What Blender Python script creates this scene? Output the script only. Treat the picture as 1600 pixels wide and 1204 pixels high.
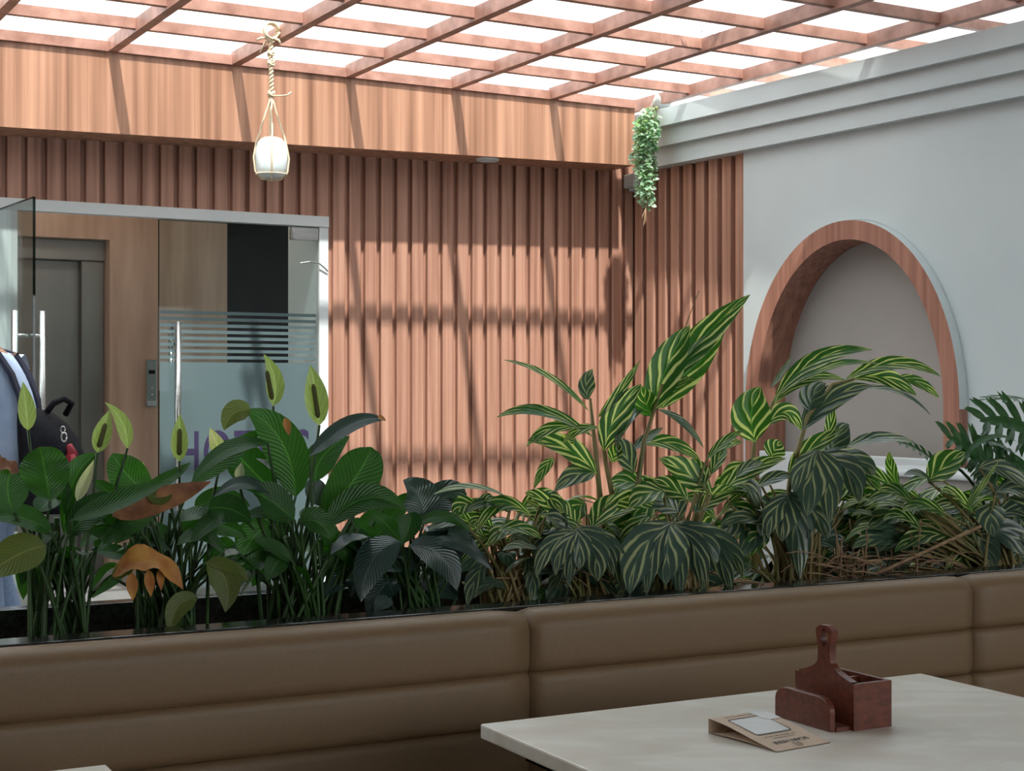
import bpy, bmesh, math, random
from mathutils import Vector, Matrix, noise
random.seed(7)
S = bpy.context.scene
for o in list(bpy.data.objects): bpy.data.objects.remove(o)
COL = S.collection
PI = math.pi
# ------------------------------------------------------------------ camera
F = 2400.0; HORIZON = 605.0; EYE = 1.25
cam = bpy.data.cameras.new('camera'); co = bpy.data.objects.new('camera', cam); COL.objects.link(co)
cam.sensor_fit = 'HORIZONTAL'; cam.sensor_width = 36; cam.lens = 36 * F / 1600
co.location = (0, 0, EYE); co.rotation_euler = (PI/2 + math.atan((HORIZON-602)/F), 0, 0)
cam.clip_start = .05; cam.clip_end = 200
S.camera = co
# ------------------------------------------------------------------ sky, sun, exposure
w = bpy.data.worlds.new('world'); S.world = w; w.use_nodes = True
bgn = w.node_tree.nodes['Background']; bgn.inputs[0].default_value = (.93, .97, 1, 1); bgn.inputs[1].default_value = 4.3
WA = Vector((.8686, .4955, 0)); WN = Vector((.4955, -.8686, 0)); W0 = Vector((-1.65, 8.8, 0))   # facade frame
sd = -WN + WA*.255 + Vector((0, 0, -1.7))
sun = bpy.data.lights.new('sun', 'SUN'); so = bpy.data.objects.new('sun', sun); COL.objects.link(so)
sun.energy = 15.5; sun.angle = math.radians(1.4); sun.color = (1, .95, .88)
so.rotation_euler = sd.to_track_quat('-Z', 'Y').to_euler(); so.location = (0, 0, 12)
vs = S.view_settings; vs.view_transform = 'Standard'; vs.look = 'None'; vs.gamma = 1; vs.use_curve_mapping = False
vs.exposure = 0.0
# ------------------------------------------------------------------ frames
def P(px, py, Z): return Vector(((px-800)/F*Z, Z, EYE - (py-HORIZON)/F*Z))
def W(t, d, z): return W0 + WA*t + WN*d + Vector((0, 0, z))
def wt(px, d=0):                    # facade coordinate under a picture column
    o = W0 + WN*d; r = (px-800)/F
    return (r*o.y - o.x) / (WA.x - r*WA.y)
def wz(px, py, d=0):
    p = W(wt(px, d), d, 0); return EYE - (py-HORIZON)/F*p.y
C0 = Vector((.785, 10.19, 0)); CA = Vector((.5428, -.8399, 0)); CN = Vector((-.8399, -.5428, 0))
def V(s, e, z): return C0 + CA*s + CN*e + Vector((0, 0, z))
B0 = Vector((-.8, 2.40, 0)); BU = Vector((.8854, .4648, 0)); BN = Vector((-.4648, .8854, 0))
def B(u, o, z): return B0 + BU*u + BN*o + Vector((0, 0, z))
def bu(px, o=0):
    q = B0 + BN*o; r = (px-800)/F
    return (r*q.y - q.x) / (BU.x - r*BU.y)
def PP(px, py, o):                  # point on a plane parallel to the planter
    r = (px-800)/F; Z = (B0.dot(BN)+o) / (r*BN.x + BN.y)
    return P(px, py, Z)
# ------------------------------------------------------------------ mesh helpers
class MB:
    def __init__(s): s.v = []; s.f = []; s.uv = []; s.mi = []; s.cur = 0
    def add(s, vs_, fs, uvs=None):
        n = len(s.v); s.v += [Vector(p) for p in vs_]
        for i, f in enumerate(fs):
            s.f.append([n+k for k in f]); s.mi.append(s.cur)
            s.uv.append([uvs[k] for k in f] if uvs else [(0, 0)]*len(f))
    def box(s, Fr, a, b, z):
        v = [Fr(x, y, q) for q in z for y in b for x in a]
        s.add(v, [(0,2,3,1),(4,5,7,6),(0,1,5,4),(2,6,7,3),(0,4,6,2),(1,3,7,5)])
    def tube(s, pts, r, n=8, cap=True):
        pts = [Vector(p) for p in pts]; m = len(pts)
        rs = r if isinstance(r, (list, tuple)) else [r]*m
        ref = None; vs_ = []
        for i, p in enumerate(pts):
            t = (pts[min(i+1, m-1)] - pts[max(i-1, 0)])
            t = t.normalized() if t.length > 1e-9 else Vector((0, 0, 1))
            if ref is None: ref = Vector((1, 0, 0)) if abs(t.x) < .8 else Vector((0, 1, 0))
            x = (ref - t*ref.dot(t)).normalized(); y = t.cross(x); ref = x
            vs_ += [p + (x*math.cos(2*PI*k/n) + y*math.sin(2*PI*k/n))*rs[i] for k in range(n)]
        fs = [(i*n+k, i*n+(k+1) % n, (i+1)*n+(k+1) % n, (i+1)*n+k) for i in range(m-1) for k in range(n)]
        if cap: fs += [tuple(range(n))[::-1], tuple((m-1)*n+k for k in range(n))]
        s.add(vs_, fs)
    def lathe(s, c, prof, n=28, M=None):
        vs_ = []
        for r, z in prof:
            for k in range(n):
                q = Vector((r*math.cos(2*PI*k/n), r*math.sin(2*PI*k/n), z))
                vs_.append(Vector(c) + (M @ q if M else q))
        m = len(prof)
        s.add(vs_, [(i*n+k, i*n+(k+1) % n, (i+1)*n+(k+1) % n, (i+1)*n+k) for i in range(m-1) for k in range(n)])
    def prism(s, Fr, prof, a0, a1, seg=1):   # profile in (b,z) swept along a
        n = len(prof); vs_ = []
        for i in range(seg+1):
            a = a0 + (a1-a0)*i/seg; vs_ += [Fr(a, b, z) for b, z in prof]
        fs = [(i*n+k, i*n+(k+1) % n, (i+1)*n+(k+1) % n, (i+1)*n+k) for i in range(seg) for k in range(n)]
        fs += [tuple(range(n)), tuple(seg*n+k for k in range(n))[::-1]]
        s.add(vs_, fs)
    def build(s, name, mat, parent=None, smooth=False, bevel=0, loc=None):
        me = bpy.data.meshes.new(name)
        org = loc if loc is not None else Vector((0, 0, 0))
        if parent is not None: org = parent.matrix_world.translation.copy() if False else parent.location.copy()
        if parent is not None and parent.parent is not None: org = org + parent.parent.location
        me.from_pydata([p-org for p in s.v], [], s.f); 
        uvl = me.uv_layers.new(name='UVMap')
        k = 0
        for pu in s.uv:
            for q in pu: uvl.data[k].uv = q; k += 1
        for m_ in (mat if isinstance(mat, (list, tuple)) else [mat]): me.materials.append(m_)
        for p_, mi_ in zip(me.polygons, s.mi): p_.material_index = mi_
        bm = bmesh.new(); bm.from_mesh(me)
        if not getattr(s, 'open', False): bmesh.ops.recalc_face_normals(bm, faces=bm.faces)
        bm.to_mesh(me); bm.free()
        if smooth:
            for p_ in me.polygons: p_.use_smooth = True
        o = bpy.data.objects.new(name, me); COL.objects.link(o)
        if parent is not None: o.parent = parent
        else: o.location = org
        if bevel:
            b = o.modifiers.new('bevel', 'BEVEL'); b.width = bevel; b.segments = 2; b.limit_method = 'ANGLE'; b.angle_limit = .7
        return o
def tag(o, label=None, cat=None, group=None, kind=None):
    if label: o['label'] = label
    if cat: o['category'] = cat
    if group: o['group'] = group
    if kind: o['kind'] = kind
    return o
def empty(name, loc, label, cat, group=None):
    o = bpy.data.objects.new(name, None); COL.objects.link(o); o.location = loc; o.empty_display_size = .1
    return tag(o, label, cat, group)
def struct(name, mb, mat, **k): return tag(mb.build(name, mat, **k), kind='structure')
# ------------------------------------------------------------------ materials
def newmat(name):
    m = bpy.data.materials.new(name); m.use_nodes = True; nt = m.node_tree
    return m, nt, nt.nodes['Principled BSDF'], nt.nodes['Material Output']
def N(nt, t, **kw):
    n = nt.nodes.new(t)
    for k, v in kw.items():
        if hasattr(n, k): setattr(n, k, v)
    return n
def coords(nt, scale=(1, 1, 1), rot=(0, 0, 0), uv=False):
    tc = N(nt, 'ShaderNodeTexCoord'); mp = N(nt, 'ShaderNodeMapping')
    nt.links.new(tc.outputs['UV' if uv else 'Object'], mp.inputs[0]); mp.inputs['Scale'].default_value = scale; mp.inputs['Rotation'].default_value = rot
    return mp.outputs[0]
def ramp(nt, src, stops):
    r = N(nt, 'ShaderNodeValToRGB'); nt.links.new(src, r.inputs[0]); e = r.color_ramp.elements
    while len(e) < len(stops): e.new(.5)
    for q, (p, c) in zip(e, stops): q.position = p; q.color = (*c, 1)
    return r.outputs[0]
def noise_mat(name, c1, c2, scale=(5, 5, 5), nscale=1, rough=.5, metal=0, bump=0, detail=4, p=(.3, .7), rot=(0, 0, 0), spec=.5):
    m, nt, b, o = newmat(name)
    n = N(nt, 'ShaderNodeTexNoise'); n.inputs['Scale'].default_value = nscale; n.inputs['Detail'].default_value = detail
    nt.links.new(coords(nt, scale, rot), n.inputs['Vector'])
    nt.links.new(ramp(nt, n.outputs[0], [(p[0], c1), (p[1], c2)]), b.inputs['Base Color'])
    b.inputs['Roughness'].default_value = rough; b.inputs['Metallic'].default_value = metal
    b.inputs['Specular IOR Level'].default_value = spec
    if bump:
        bp = N(nt, 'ShaderNodeBump'); bp.inputs['Strength'].default_value = bump; bp.inputs['Distance'].default_value = .01
        nt.links.new(n.outputs[0], bp.inputs['Height']); nt.links.new(bp.outputs[0], b.inputs['Normal'])
    return m
WROT = (0, 0, -math.radians(29.7)); CROT = (0, 0, math.radians(57.1))
m_wood = noise_mat('cedar_laminate', (.27, .125, .08), (.50, .27, .19), (34, 34, .7), 1, .45, detail=9, rot=WROT)
m_fascia = noise_mat('cedar_board', (.20, .09, .05), (.54, .29, .185), (20, 20, .35), 1, .4, detail=9, rot=WROT)
m_arch = noise_mat('cedar_arch_laminate', (.22, .092, .062), (.42, .20, .135), (26, 26, .8), 1, .45, detail=6)
m_steelpaint = noise_mat('brown_painted_steel', (.25, .115, .08), (.47, .25, .19), (5, 5, 5), 2, .5, detail=10)
m_grey = noise_mat('grey_wall_paint', (.50, .55, .55), (.54, .585, .58), (1, 1, 1), 2, .6, detail=3)
m_niche = noise_mat('taupe_paint', (.33, .31, .285), (.36, .335, .31), (1, 1, 1), 2, .7)
m_white = noise_mat('white_paint', (.56, .60, .60), (.62, .65, .65), (2, 2, 2), 2, .45)
m_plaster = noise_mat('plaster', (.30, .28, .26), (.36, .33, .30), (1, 1, 1), 2, .8)
m_floor = noise_mat('grey_floor_tile', (.17, .17, .17), (.22, .22, .215), (2, 2, 2), 2, .35)
m_leather = noise_mat('tan_leatherette', (.215, .135, .070), (.23, .147, .078), (60, 60, 60), 3, .5, bump=.06)
m_granite = noise_mat('black_granite', (.008, .009, .009), (.03, .03, .028), (40, 40, 40), 3, .12, detail=8)
m_soil = noise_mat('soil', (.02, .012, .008), (.07, .045, .03), (30, 30, 30), 2, .95, bump=.8)
m_trav = noise_mat('travertine', (.27, .17, .115), (.42, .29, .21), (10, 10, 1.1), 1, .35, detail=7, rot=WROT)
m_black = noise_mat('black_parts_and_dark_room', (.004, .004, .004), (.008, .008, .008), (4, 4, 4), 1, .7, spec=.1)  # also blackens the lobby end walls to read as an unlit room
m_steel = noise_mat('brushed_steel', (.45, .46, .45), (.6, .61, .6), (3, 3, 60), 1, .28, metal=1)
m_dsteel = noise_mat('lift_door_steel', (.20, .20, .185), (.225, .225, .205), (9, 9, 1), 1, .38, metal=.7, rot=WROT)
m_darkwood = noise_mat('red_brown_stained_wood', (.085, .018, .008), (.18, .044, .018), (14, 60, 60), 2, .4, detail=6)
m_rope = noise_mat('jute_rope', (.55, .42, .27), (.85, .72, .52), (200, 200, 200), 2, .9)
m_paper = noise_mat('kraft_card', (.60, .45, .32), (.68, .53, .40), (20, 20, 20), 1, .7)
m_sticker = noise_mat('white_sticker', (.62, .62, .60), (.68, .68, .66), (20, 20, 20), 1, .4)
m_ink = noise_mat('black_ink', (.02, .02, .02), (.03, .03, .03), (9, 9, 9), 1, .6)
m_purple = noise_mat('purple_vinyl', (.022, .014, .05), (.028, .018, .06), (9, 9, 9), 1, .5)
m_panel = noise_mat('grey_green_panel', (.12, .15, .14), (.14, .17, .16), (9, 9, 9), 1, .35)
m_shirt = noise_mat('light_blue_cotton', (.46, .58, .78), (.56, .68, .88), (9, 9, 9), 2, .9, bump=.4)
m_trouser = noise_mat('pale_blue_denim', (.24, .33, .5), (.30, .40, .58), (30, 30, 30), 2, .9)
m_navy = noise_mat('navy_webbing', (.01, .012, .03), (.018, .02, .045), (50, 50, 50), 2, .8)
m_bag = noise_mat('black_nylon', (.006, .006, .009), (.014, .014, .018), (30, 30, 30), 2, .8, bump=.2, spec=.15)
m_red = noise_mat('red_nylon', (.25, .01, .02), (.32, .015, .03), (30, 30, 30), 2, .6)
m_skin = noise_mat('skin', (.30, .16, .10), (.34, .19, .12), (9, 9, 9), 2, .55)
m_hair = noise_mat('black_hair', (.008, .006, .005), (.02, .015, .012), (90, 90, 20), 2, .6)
m_pot = noise_mat('glazed_white_ceramic', (.62, .70, .70), (.80, .84, .84), (12, 12, 6), 1, .35)
m_dead = noise_mat('dry_brown_leaf', (.16, .055, .025), (.42, .19, .08), (30, 30, 30), 1, .7)
m_orange = noise_mat('orange_withered_leaf', (.42, .13, .03), (.62, .33, .07), (35, 35, 35), 1, .6)
m_dry = noise_mat('dry_straw_stem', (.22, .12, .06), (.45, .30, .18), (60, 60, 60), 1, .8)
m_stemg = noise_mat('green_stem', (.018, .05, .012), (.04, .10, .02), (20, 20, 5), 1, .5)
m_gstem = noise_mat('ginger_cane', (.14, .15, .04), (.32, .22, .09), (30, 30, 5), 1, .5)
m_spadix = noise_mat('spadix', (.06, .07, .015), (.12, .11, .03), (300, 300, 300), 1, .8)
m_concrete = noise_mat('roof_debris', (.12, .10, .07), (.3, .25, .18), (60, 60, 60), 1, .9)

def table_mat():
    m, nt, b, o = newmat('cream_stone_laminate')
    n = N(nt, 'ShaderNodeTexNoise'); n.inputs['Scale'].default_value = 1; n.inputs['Detail'].default_value = 8; n.inputs['Distortion'].default_value = 1.2
    nt.links.new(coords(nt, (5, 10, 5), (0, 0, -.5)), n.inputs['Vector'])
    nt.links.new(ramp(nt, n.outputs[0], [(.3, (.66, .60, .50)), (.5, (.71, .66, .57)), (.62, (.77, .74, .66))]), b.inputs['Base Color'])
    b.inputs['Roughness'].default_value = .33
    return m
m_table = table_mat()
def glass_mat(name, tint, refl=1.0, frost=0, frostcol=(.6, .75, .78)):
    m, nt, b, out = newmat(name); nt.nodes.remove(b)
    tr = N(nt, 'ShaderNodeBsdfTransparent'); tr.inputs[0].default_value = (*tint, 1)
    src = tr.outputs[0]
    if frost:
        df = N(nt, 'ShaderNodeBsdfDiffuse'); df.inputs[0].default_value = (*frostcol, 1)
        tl = N(nt, 'ShaderNodeBsdfTranslucent'); tl.inputs[0].default_value = (*frostcol, 1)
        a = N(nt, 'ShaderNodeMixShader'); a.inputs[0].default_value = .45
        nt.links.new(df.outputs[0], a.inputs[1]); nt.links.new(tl.outputs[0], a.inputs[2])
        mm = N(nt, 'ShaderNodeMixShader'); mm.inputs[0].default_value = frost
        nt.links.new(src, mm.inputs[1]); nt.links.new(a.outputs[0], mm.inputs[2]); src = mm.outputs[0]
    gl = N(nt, 'ShaderNodeBsdfGlossy'); gl.inputs['Roughness'].default_value = .02
    fr = N(nt, 'ShaderNodeFresnel'); fr.inputs[0].default_value = 1.5
    mu = N(nt, 'ShaderNodeMath', operation='MULTIPLY'); mu.inputs[1].default_value = refl; nt.links.new(fr.outputs[0], mu.inputs[0])
    mx = N(nt, 'ShaderNodeMixShader'); nt.links.new(mu.outputs[0], mx.inputs[0]); nt.links.new(src, mx.inputs[1]); nt.links.new(gl.outputs[0], mx.inputs[2])
    nt.links.new(mx.outputs[0], out.inputs[0]); return m
m_glass = glass_mat('clear_glass', (.88, .93, .92), .45)
m_gedge = glass_mat('glass_edge', (.18, .28, .27))
m_frost = glass_mat('frosted_film', (.8, .9, .9), .4, .74, (.20, .27, .285))
m_sheet = glass_mat('polycarbonate_sheet', (.93, .96, .97), .3, .26, (.9, .93, .95))

def leaf_mat(name, dark, light, stripe=None, freq=16, slant=4.5, trans=.22, thr=.62, rough=.36):
    m, nt, b, out = newmat(name)
    uv = N(nt, 'ShaderNodeTexCoord'); sx = N(nt, 'ShaderNodeSeparateXYZ'); nt.links.new(uv.outputs['UV'], sx.inputs[0])
    def M2(op, a, c):
        n = N(nt, 'ShaderNodeMath', operation=op)
        for i, q in enumerate((a, c)):
            if q is None: continue
            if isinstance(q, (int, float)): n.inputs[i].default_value = q
            else: nt.links.new(q, n.inputs[i])
        return n.outputs[0]
    a = M2('MULTIPLY', M2('ABSOLUTE', M2('SUBTRACT', sx.outputs[0], .5), None), 2)
    geo = N(nt, 'ShaderNodeNewGeometry')
    ns = N(nt, 'ShaderNodeTexNoise'); ns.inputs['Scale'].default_value = 14; ns.inputs['Detail'].default_value = 2
    tcn = coords(nt, (1, 1, 1)); nt.links.new(tcn, ns.inputs['Vector'])
    ph = M2('SUBTRACT', M2('MULTIPLY', sx.outputs[1], freq), M2('MULTIPLY', M2('POWER', a, .8), slant))
    ph = M2('ADD', ph, M2('MULTIPLY', ns.outputs[0], 3.2 if stripe else .4))
    ph = M2('ADD', ph, M2('MULTIPLY', geo.outputs['Random Per Island'], 9))
    sn = M2('ADD', M2('MULTIPLY', M2('SINE', M2('MULTIPLY', ph, 2*PI if not stripe else PI*.62), None), .5), .5)
    rnd = N(nt, 'ShaderNodeMix', data_type='RGBA')
    nt.links.new(geo.outputs['Random Per Island'], rnd.inputs['Factor']); rnd.inputs['A'].default_value = (*dark, 1); rnd.inputs['B'].default_value = (*light, 1)
    col = rnd.outputs['Result']
    if stripe:
        nb = N(nt, 'ShaderNodeTexNoise'); nb.inputs['Scale'].default_value = 9; nt.links.new(coords(nt, (1.3, 1.1, 1.2)), nb.inputs['Vector'])
        sn2 = M2('ADD', sn, M2('MULTIPLY', M2('SUBTRACT', nb.outputs[0], .5), 1.1))
        r2 = ramp(nt, sn2, [(thr, (0, 0, 0)), (min(thr+.2, .99), (1, 1, 1))])
        mm = N(nt, 'ShaderNodeMix', data_type='RGBA'); nt.links.new(r2, mm.inputs['Factor']); nt.links.new(col, mm.inputs['A'])
        mm.inputs['B'].default_value = (*stripe, 1); col = mm.outputs['Result']
    else:
        mm = N(nt, 'ShaderNodeMix', data_type='RGBA', blend_type='MULTIPLY'); nt.links.new(M2('MULTIPLY', sn, .22), mm.inputs['Factor'])
        nt.links.new(col, mm.inputs['A']); mm.inputs['B'].default_value = (.45, .5, .45, 1); col = mm.outputs['Result']
    rib = ramp(nt, a, [(.0, (1, 1, 1)), (.06, (0, 0, 0))])
    m3 = N(nt, 'ShaderNodeMix', data_type='RGBA'); nt.links.new(rib, m3.inputs['Factor']); nt.links.new(col, m3.inputs['A'])
    m3.inputs['B'].default_value = (*[min(1, c*1.5+.012) for c in light], 1); col = m3.outputs['Result']
    nt.links.new(col, b.inputs['Base Color']); b.inputs['Roughness'].default_value = rough; b.inputs['Specular IOR Level'].default_value = .8 if rough < .35 else .45
    bp = N(nt, 'ShaderNodeBump'); bp.inputs['Strength'].default_value = .25; bp.inputs['Distance'].default_value = .004
    nt.links.new(sn, bp.inputs['Height']); nt.links.new(bp.outputs[0], b.inputs['Normal'])
    tl = N(nt, 'ShaderNodeBsdfTranslucent')
    br = N(nt, 'ShaderNodeMix', data_type='RGBA', blend_type='MULTIPLY'); br.inputs['Factor'].default_value = 1
    nt.links.new(col, br.inputs['A']); br.inputs['B'].default_value = (1.7, 2.1, .7, 1)
    nt.links.new(br.outputs['Result'], tl.inputs[0])
    mx = N(nt, 'ShaderNodeMixShader'); mx.inputs[0].default_value = trans
    nt.links.new(b.outputs[0], mx.inputs[1]); nt.links.new(tl.outputs[0], mx.inputs[2]); nt.links.new(mx.outputs[0], out.inputs[0])
    return m
m_lily = leaf_mat('peace_lily_leaf', (.018, .078, .014), (.04, .14, .022), trans=.30)
m_lilyY = leaf_mat('peace_lily_old_leaf', (.10, .15, .03), (.16, .19, .05), trans=.25)
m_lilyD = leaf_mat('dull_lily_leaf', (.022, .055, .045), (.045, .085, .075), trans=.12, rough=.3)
m_spathe = leaf_mat('green_white_spathe', (.27, .35, .13), (.40, .47, .24), freq=5, slant=2, trans=.28)
m_ging = leaf_mat('variegated_ginger_leaf', (.02, .085, .014), (.045, .16, .02), (.62, .64, .30), freq=11, slant=6, trans=.3, thr=.72)
m_gingD = leaf_mat('sheen_grey_variegated_leaf', (.03, .068, .05), (.055, .11, .075), (.40, .43, .22), freq=10, slant=6, trans=.14, thr=.78, rough=.30)  # sky sheen on drooping leaves is put into the greyed base colour
m_philo = leaf_mat('philodendron_leaf', (.02, .08, .02), (.035, .12, .03), trans=.2)
m_vine = leaf_mat('variegated_vine_leaf', (.16, .32, .20), (.46, .58, .46), freq=2, slant=2, trans=.25)

# ================================================================== SHELL
mb = MB(); mb.box(lambda a, b, z: W(a, b, z), (-6, 9), (-4.5, 11), (-.1, 0)); struct('floor', mb, m_floor)
# slatted facade
PITCH = .1045; RIB = .075; GD = .036; T0 = wt(521)
TC = 2.83
def ribs(mb, Fr, a0, a1, z0, z1, sgn=1, pitch=PITCH, rib=RIB, gd=GD):
    a = a0
    while a < a1-.01:
        e = min(a+rib, a1); g = min(a+pitch, a1)
        # rib front with softened corners, groove floor
        prof = [(a, -gd), (a, -.004), (a+.004, 0), (e-.004, 0), (e, -.004), (e, -gd), (g, -gd)]
        for (p, q), (r, s_) in zip(prof, prof[1:]):
            mb.add([Fr(p, q, z0), Fr(r, s_, z0), Fr(r, s_, z1), Fr(p, q, z1)], [(0, 1, 2, 3)])
        mb.add([Fr(a, -gd, z0), Fr(a, -.004, z0), Fr(a+.004, 0, z0), Fr(e-.004, 0, z0), Fr(e, -.004, z0), Fr(e, -gd, z0)], [(0,1,2,3,4,5)])
        a += pitch
mb = MB(); mb.open = True
ribs(mb, W, T0, TC, 0, 2.74)
a1 = T0 - PITCH*29
ribs(mb, W, a1, T0-.001, wz(300, 330)+.005, 2.74)
mb.box(W, (T0, TC+.3), (-.25, -GD-.001), (0, 3.0))
mb.box(W, (-6, T0), (-.25, -GD-.001), (2.26, 3.0))
mb.box(W, (-6, a1-1.0), (-.25, -GD-.001), (0, 2.3))
struct('wall_back', mb, m_wood)
mb = MB(); mb.open = True
ribs(mb, V, 1.155-.1*11.1, 1.155, 0, 2.70, pitch=.125, rib=.08, gd=.05)
mb.box(V, (-.4, 1.155), (-.25, -.051), (0, 2.8))
struct('wall_right_slats', mb, m_wood)['kind'] = 'structure'
# grey wall with arched niche
SC, SH, ZS, ZT, ZB = 2.045, .70, 1.14, 2.06, .88     # niche: centre, half width, springline, crown, sill
E0 = .03
def archz(s_, sh=SH, zt=ZT): 
    q = 1-((s_-SC)/sh)**2
    return ZS + (zt-ZS)*math.sqrt(max(q, 0))
mb = MB(); mb.open = True
def rect(s0, s1, z0, z1, e=E0): mb.add([V(s0, e, z0), V(s1, e, z0), V(s1, e, z1), V(s0, e, z1)], [(0, 1, 2, 3)])
rect(1.155, SC-SH, 0, 2.8); rect(SC+SH, 14, 0, 2.8); rect(SC-SH, SC+SH, 0, ZB)
K = 48
ss = [SC - SH*math.cos(PI*k/K) for k in range(K+1)]
for s0, s1 in zip(ss, ss[1:]):
    mb.add([V(s0, E0, archz(s0)), V(s1, E0, archz(s1)), V(s1, E0, 2.8), V(s0, E0, 2.8)], [(0, 1, 2, 3)])
mb.add([V(1.155, E0, 0), V(1.155, -.25, 0), V(1.155, -.25, 2.8), V(1.155, E0, 2.8)], [(0, 1, 2, 3)])
mb.add([V(1.155, -.25, 0), V(14, -.25, 0), V(14, -.25, 3.0), V(1.155, -.25, 3.0)], [(0, 1, 2, 3)])
struct('wall_right', mb, m_grey)
mb = MB(); mb.box(V, (SC-SH-.05, SC+SH+.05), (-.24, -.13), (ZB-.1, ZT+.1))
struct('wall_niche', mb, m_niche)
# moulding steps
mb = MB()
for z0, z1, e in ((2.66, 2.775, .085), (2.775, 2.89, .125), (2.89, 3.0, .17)):
    mb.box(V, (.21, 14), (-.25, e), (z0, z1-.0005))
struct('trim_1', mb, m_grey)
# arch surround (projecting wooden band) : one thing
arch = empty('arch_surround', V(SC, .05, ZB), 'oval wooden arch band projecting round the taupe niche in the grey wall', 'arch')
def arch_band(w_out, e_front, e_back, half=None):
    m = MB(); outer = []; inner = []
    K = 56
    pin = [(SC-SH, .45)] + [(SC-SH*math.cos(PI*k/K), archz(SC-SH*math.cos(PI*k/K))) for k in range(K+1)] + [(SC+SH, .45)]
    ow = SH+w_out; ot = ZT+w_out
    pou = [(SC-ow, .45)] + [(SC-ow*math.cos(PI*k/K), ZS+(ot-ZS)*math.sin(PI*k/K)) for k in range(K+1)] + [(SC+ow, .45)]
    return m, pin, pou
m, pin, pou = arch_band(.105, 0, 0)
n = len(pin)
v = [V(s_, .09, z) for s_, z in pin] + [V(s_, .09, z) for s_, z in pou] + [V(s_, -.13, z) for s_, z in pin]
fs = [(i, i+1, n+i+1, n+i) for i in range(n-1)] + [(i, 2*n+i, 2*n+i+1, i+1) for i in range(n-1)]
m.open = True; m.add(v, fs); m.build('front_band', m_arch, arch)
m = MB(); m.open = True
v = [V(s_, .09, z) for s_, z in pou] + [V(s_, E0-.002, z) for s_, z in pou]
m.add(v, [(i, n+i, n+i+1, i+1) for i in range(n-1)]); m.cur = 1
v = [V(s_+.002, .02, z) for s_, z in pou] + [V(SC+(s_-SC)*1.012, .034, ZS+(z-ZS)*1.008) for s_, z in pou]
m.add(v, [(i, n+i, n+i+1, i+1) for i in range(n//2, n-1)])
m.mi = [1 if i < n-2 else m.mi[i] for i in range(len(m.mi))]
m.mi[0] = 0; m.mi[n-2] = 0
tag(m.build('outer_edge', [m_arch, m_grey], arch), 'grey painted outer edge of the band with a white bead')
m = MB(); m.box(V, (SC-SH+.002, SC+SH-.002), (E0+.001, E0+.05), (.45, ZB)); tag(m.build('sill', m_white, arch, bevel=.006), 'white panel between the legs under the niche')
# soffit and fascia boards
D = .3
zbl = 2.59; zbr = 2.672; tl, tr = -5.5, wt(992, D)
def zb_(t): return zbl + (zbr-zbl)*(t-wt(0, D))/(tr-wt(0, D))
ZF = 3.034
m = MB()
v = [W(tl, D, zb_(tl)), W(tr, D, zbr), W(tr, D, ZF), W(tl, D, ZF), W(tl, D-.02, zb_(tl)), W(tr, D-.02, zbr), W(tr, D-.02, ZF), W(tl, D-.02, ZF)]
m.add(v, [(0,1,2,3),(4,7,6,5),(0,4,5,1),(3,2,6,7),(1,5,6,2),(0,3,7,4)])
v = [W(tr-.02, D-.02, zbr), W(tr, D-.02, zbr), W(tr, -.2, zbr), W(tr-.02, -.2, zbr)]
v += [p + Vector((0, 0, ZF-zbr)) for p in v]
m.add(v, [(0,1,2,3),(4,7,6,5),(0,4,5,1),(1,5,6,2),(2,6,7,3),(3,7,4,0)])
struct('trim_2', m, m_fascia)
m = MB()
v = [W(tl, D-.0205, zb_(tl)+.001), W(tr-.0205, D-.0205, zbr+.001), W(tr-.0205, -.2, zbr+.001), W(tl, -.2, zb_(tl)+.001)]
v += [p + Vector((0, 0, .03)) for p in v]
m.add(v, [(0,1,2,3),(4,7,6,5),(0,4,5,1),(1,5,6,2),(2,6,7,3),(3,7,4,0)])
struct('trim_3', m, m_fascia)
# enclosing shell out of view
ZG = 5.3     # glazed strip ends here (distance from facade)
m = MB(); m.box(W, (-6, 9), (ZG, 11), (3.12, 3.25)); struct('ceiling', m, m_plaster)
m = MB(); m.box(W, (-6, 9), (11, 11.15), (0, 1.2)); m.box(W, (-6, 9), (11, 11.15), (2.3, 3.25)); m.box(W, (-6, -3), (11, 11.15), (1.2, 2.3)); m.box(W, (5, 9), (11, 11.15), (1.2, 2.3)); struct('wall_front', m, m_plaster)  # long opening added so fill light enters from behind the camera
m = MB(); m.box(W, (-6, 9), (ZG, ZG+.25), (3.251, 7.95)); struct('wall_sun_blocker', m, m_plaster)  # unseen wall, added and sized to keep sun off the grey wall
m = MB(); m.box(W, (-6.15, -6), (-.3, 11), (0, 3.25)); struct('wall_left', m, m_plaster)

# ================================================================== PERGOLA
perg = empty('pergola', W(0, 2, 3.04), 'brown steel grid pergola with clear sheets over the courtyard', 'pergola')
ZR0, ZR1 = 3.035, 3.105
rt = [wt(p, D) for p in (175, 367, 545, 711, 865, 1005)]
sp = (rt[-1]-rt[0])/5
rts = [rt[0]+sp*k for k in range(-5, 11)]
for t in rts:
    m = MB(); m.box(W, (t-.025, t+.025), (D-.0, ZG+1.2) if t < tr+.05 else (-.8, ZG+1.2), (ZR0, ZR1)); m.build('rafter', m_steelpaint, perg)
m = MB(); m.box(W, (rts[0]-.3, tr), (D-.03, D+.02), (3.034, 3.088)); m.build('wall_beam', m_steelpaint, perg)
for k in range(1, 11):
    d = D - .005 + .52*k
    m = MB(); m.box(W, (rts[0]-.3, rts[-1]+.3), (d-.02, d+.02), (ZR1-.055, ZR1-.001)); m.build('purlin', m_steelpaint, perg)
m = MB(); m.box(W, (tr+.3, rts[-1]+.3), (-.35, -.31), (ZR1-.055, ZR1-.001)); m.build('purlin', m_steelpaint, perg)
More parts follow.
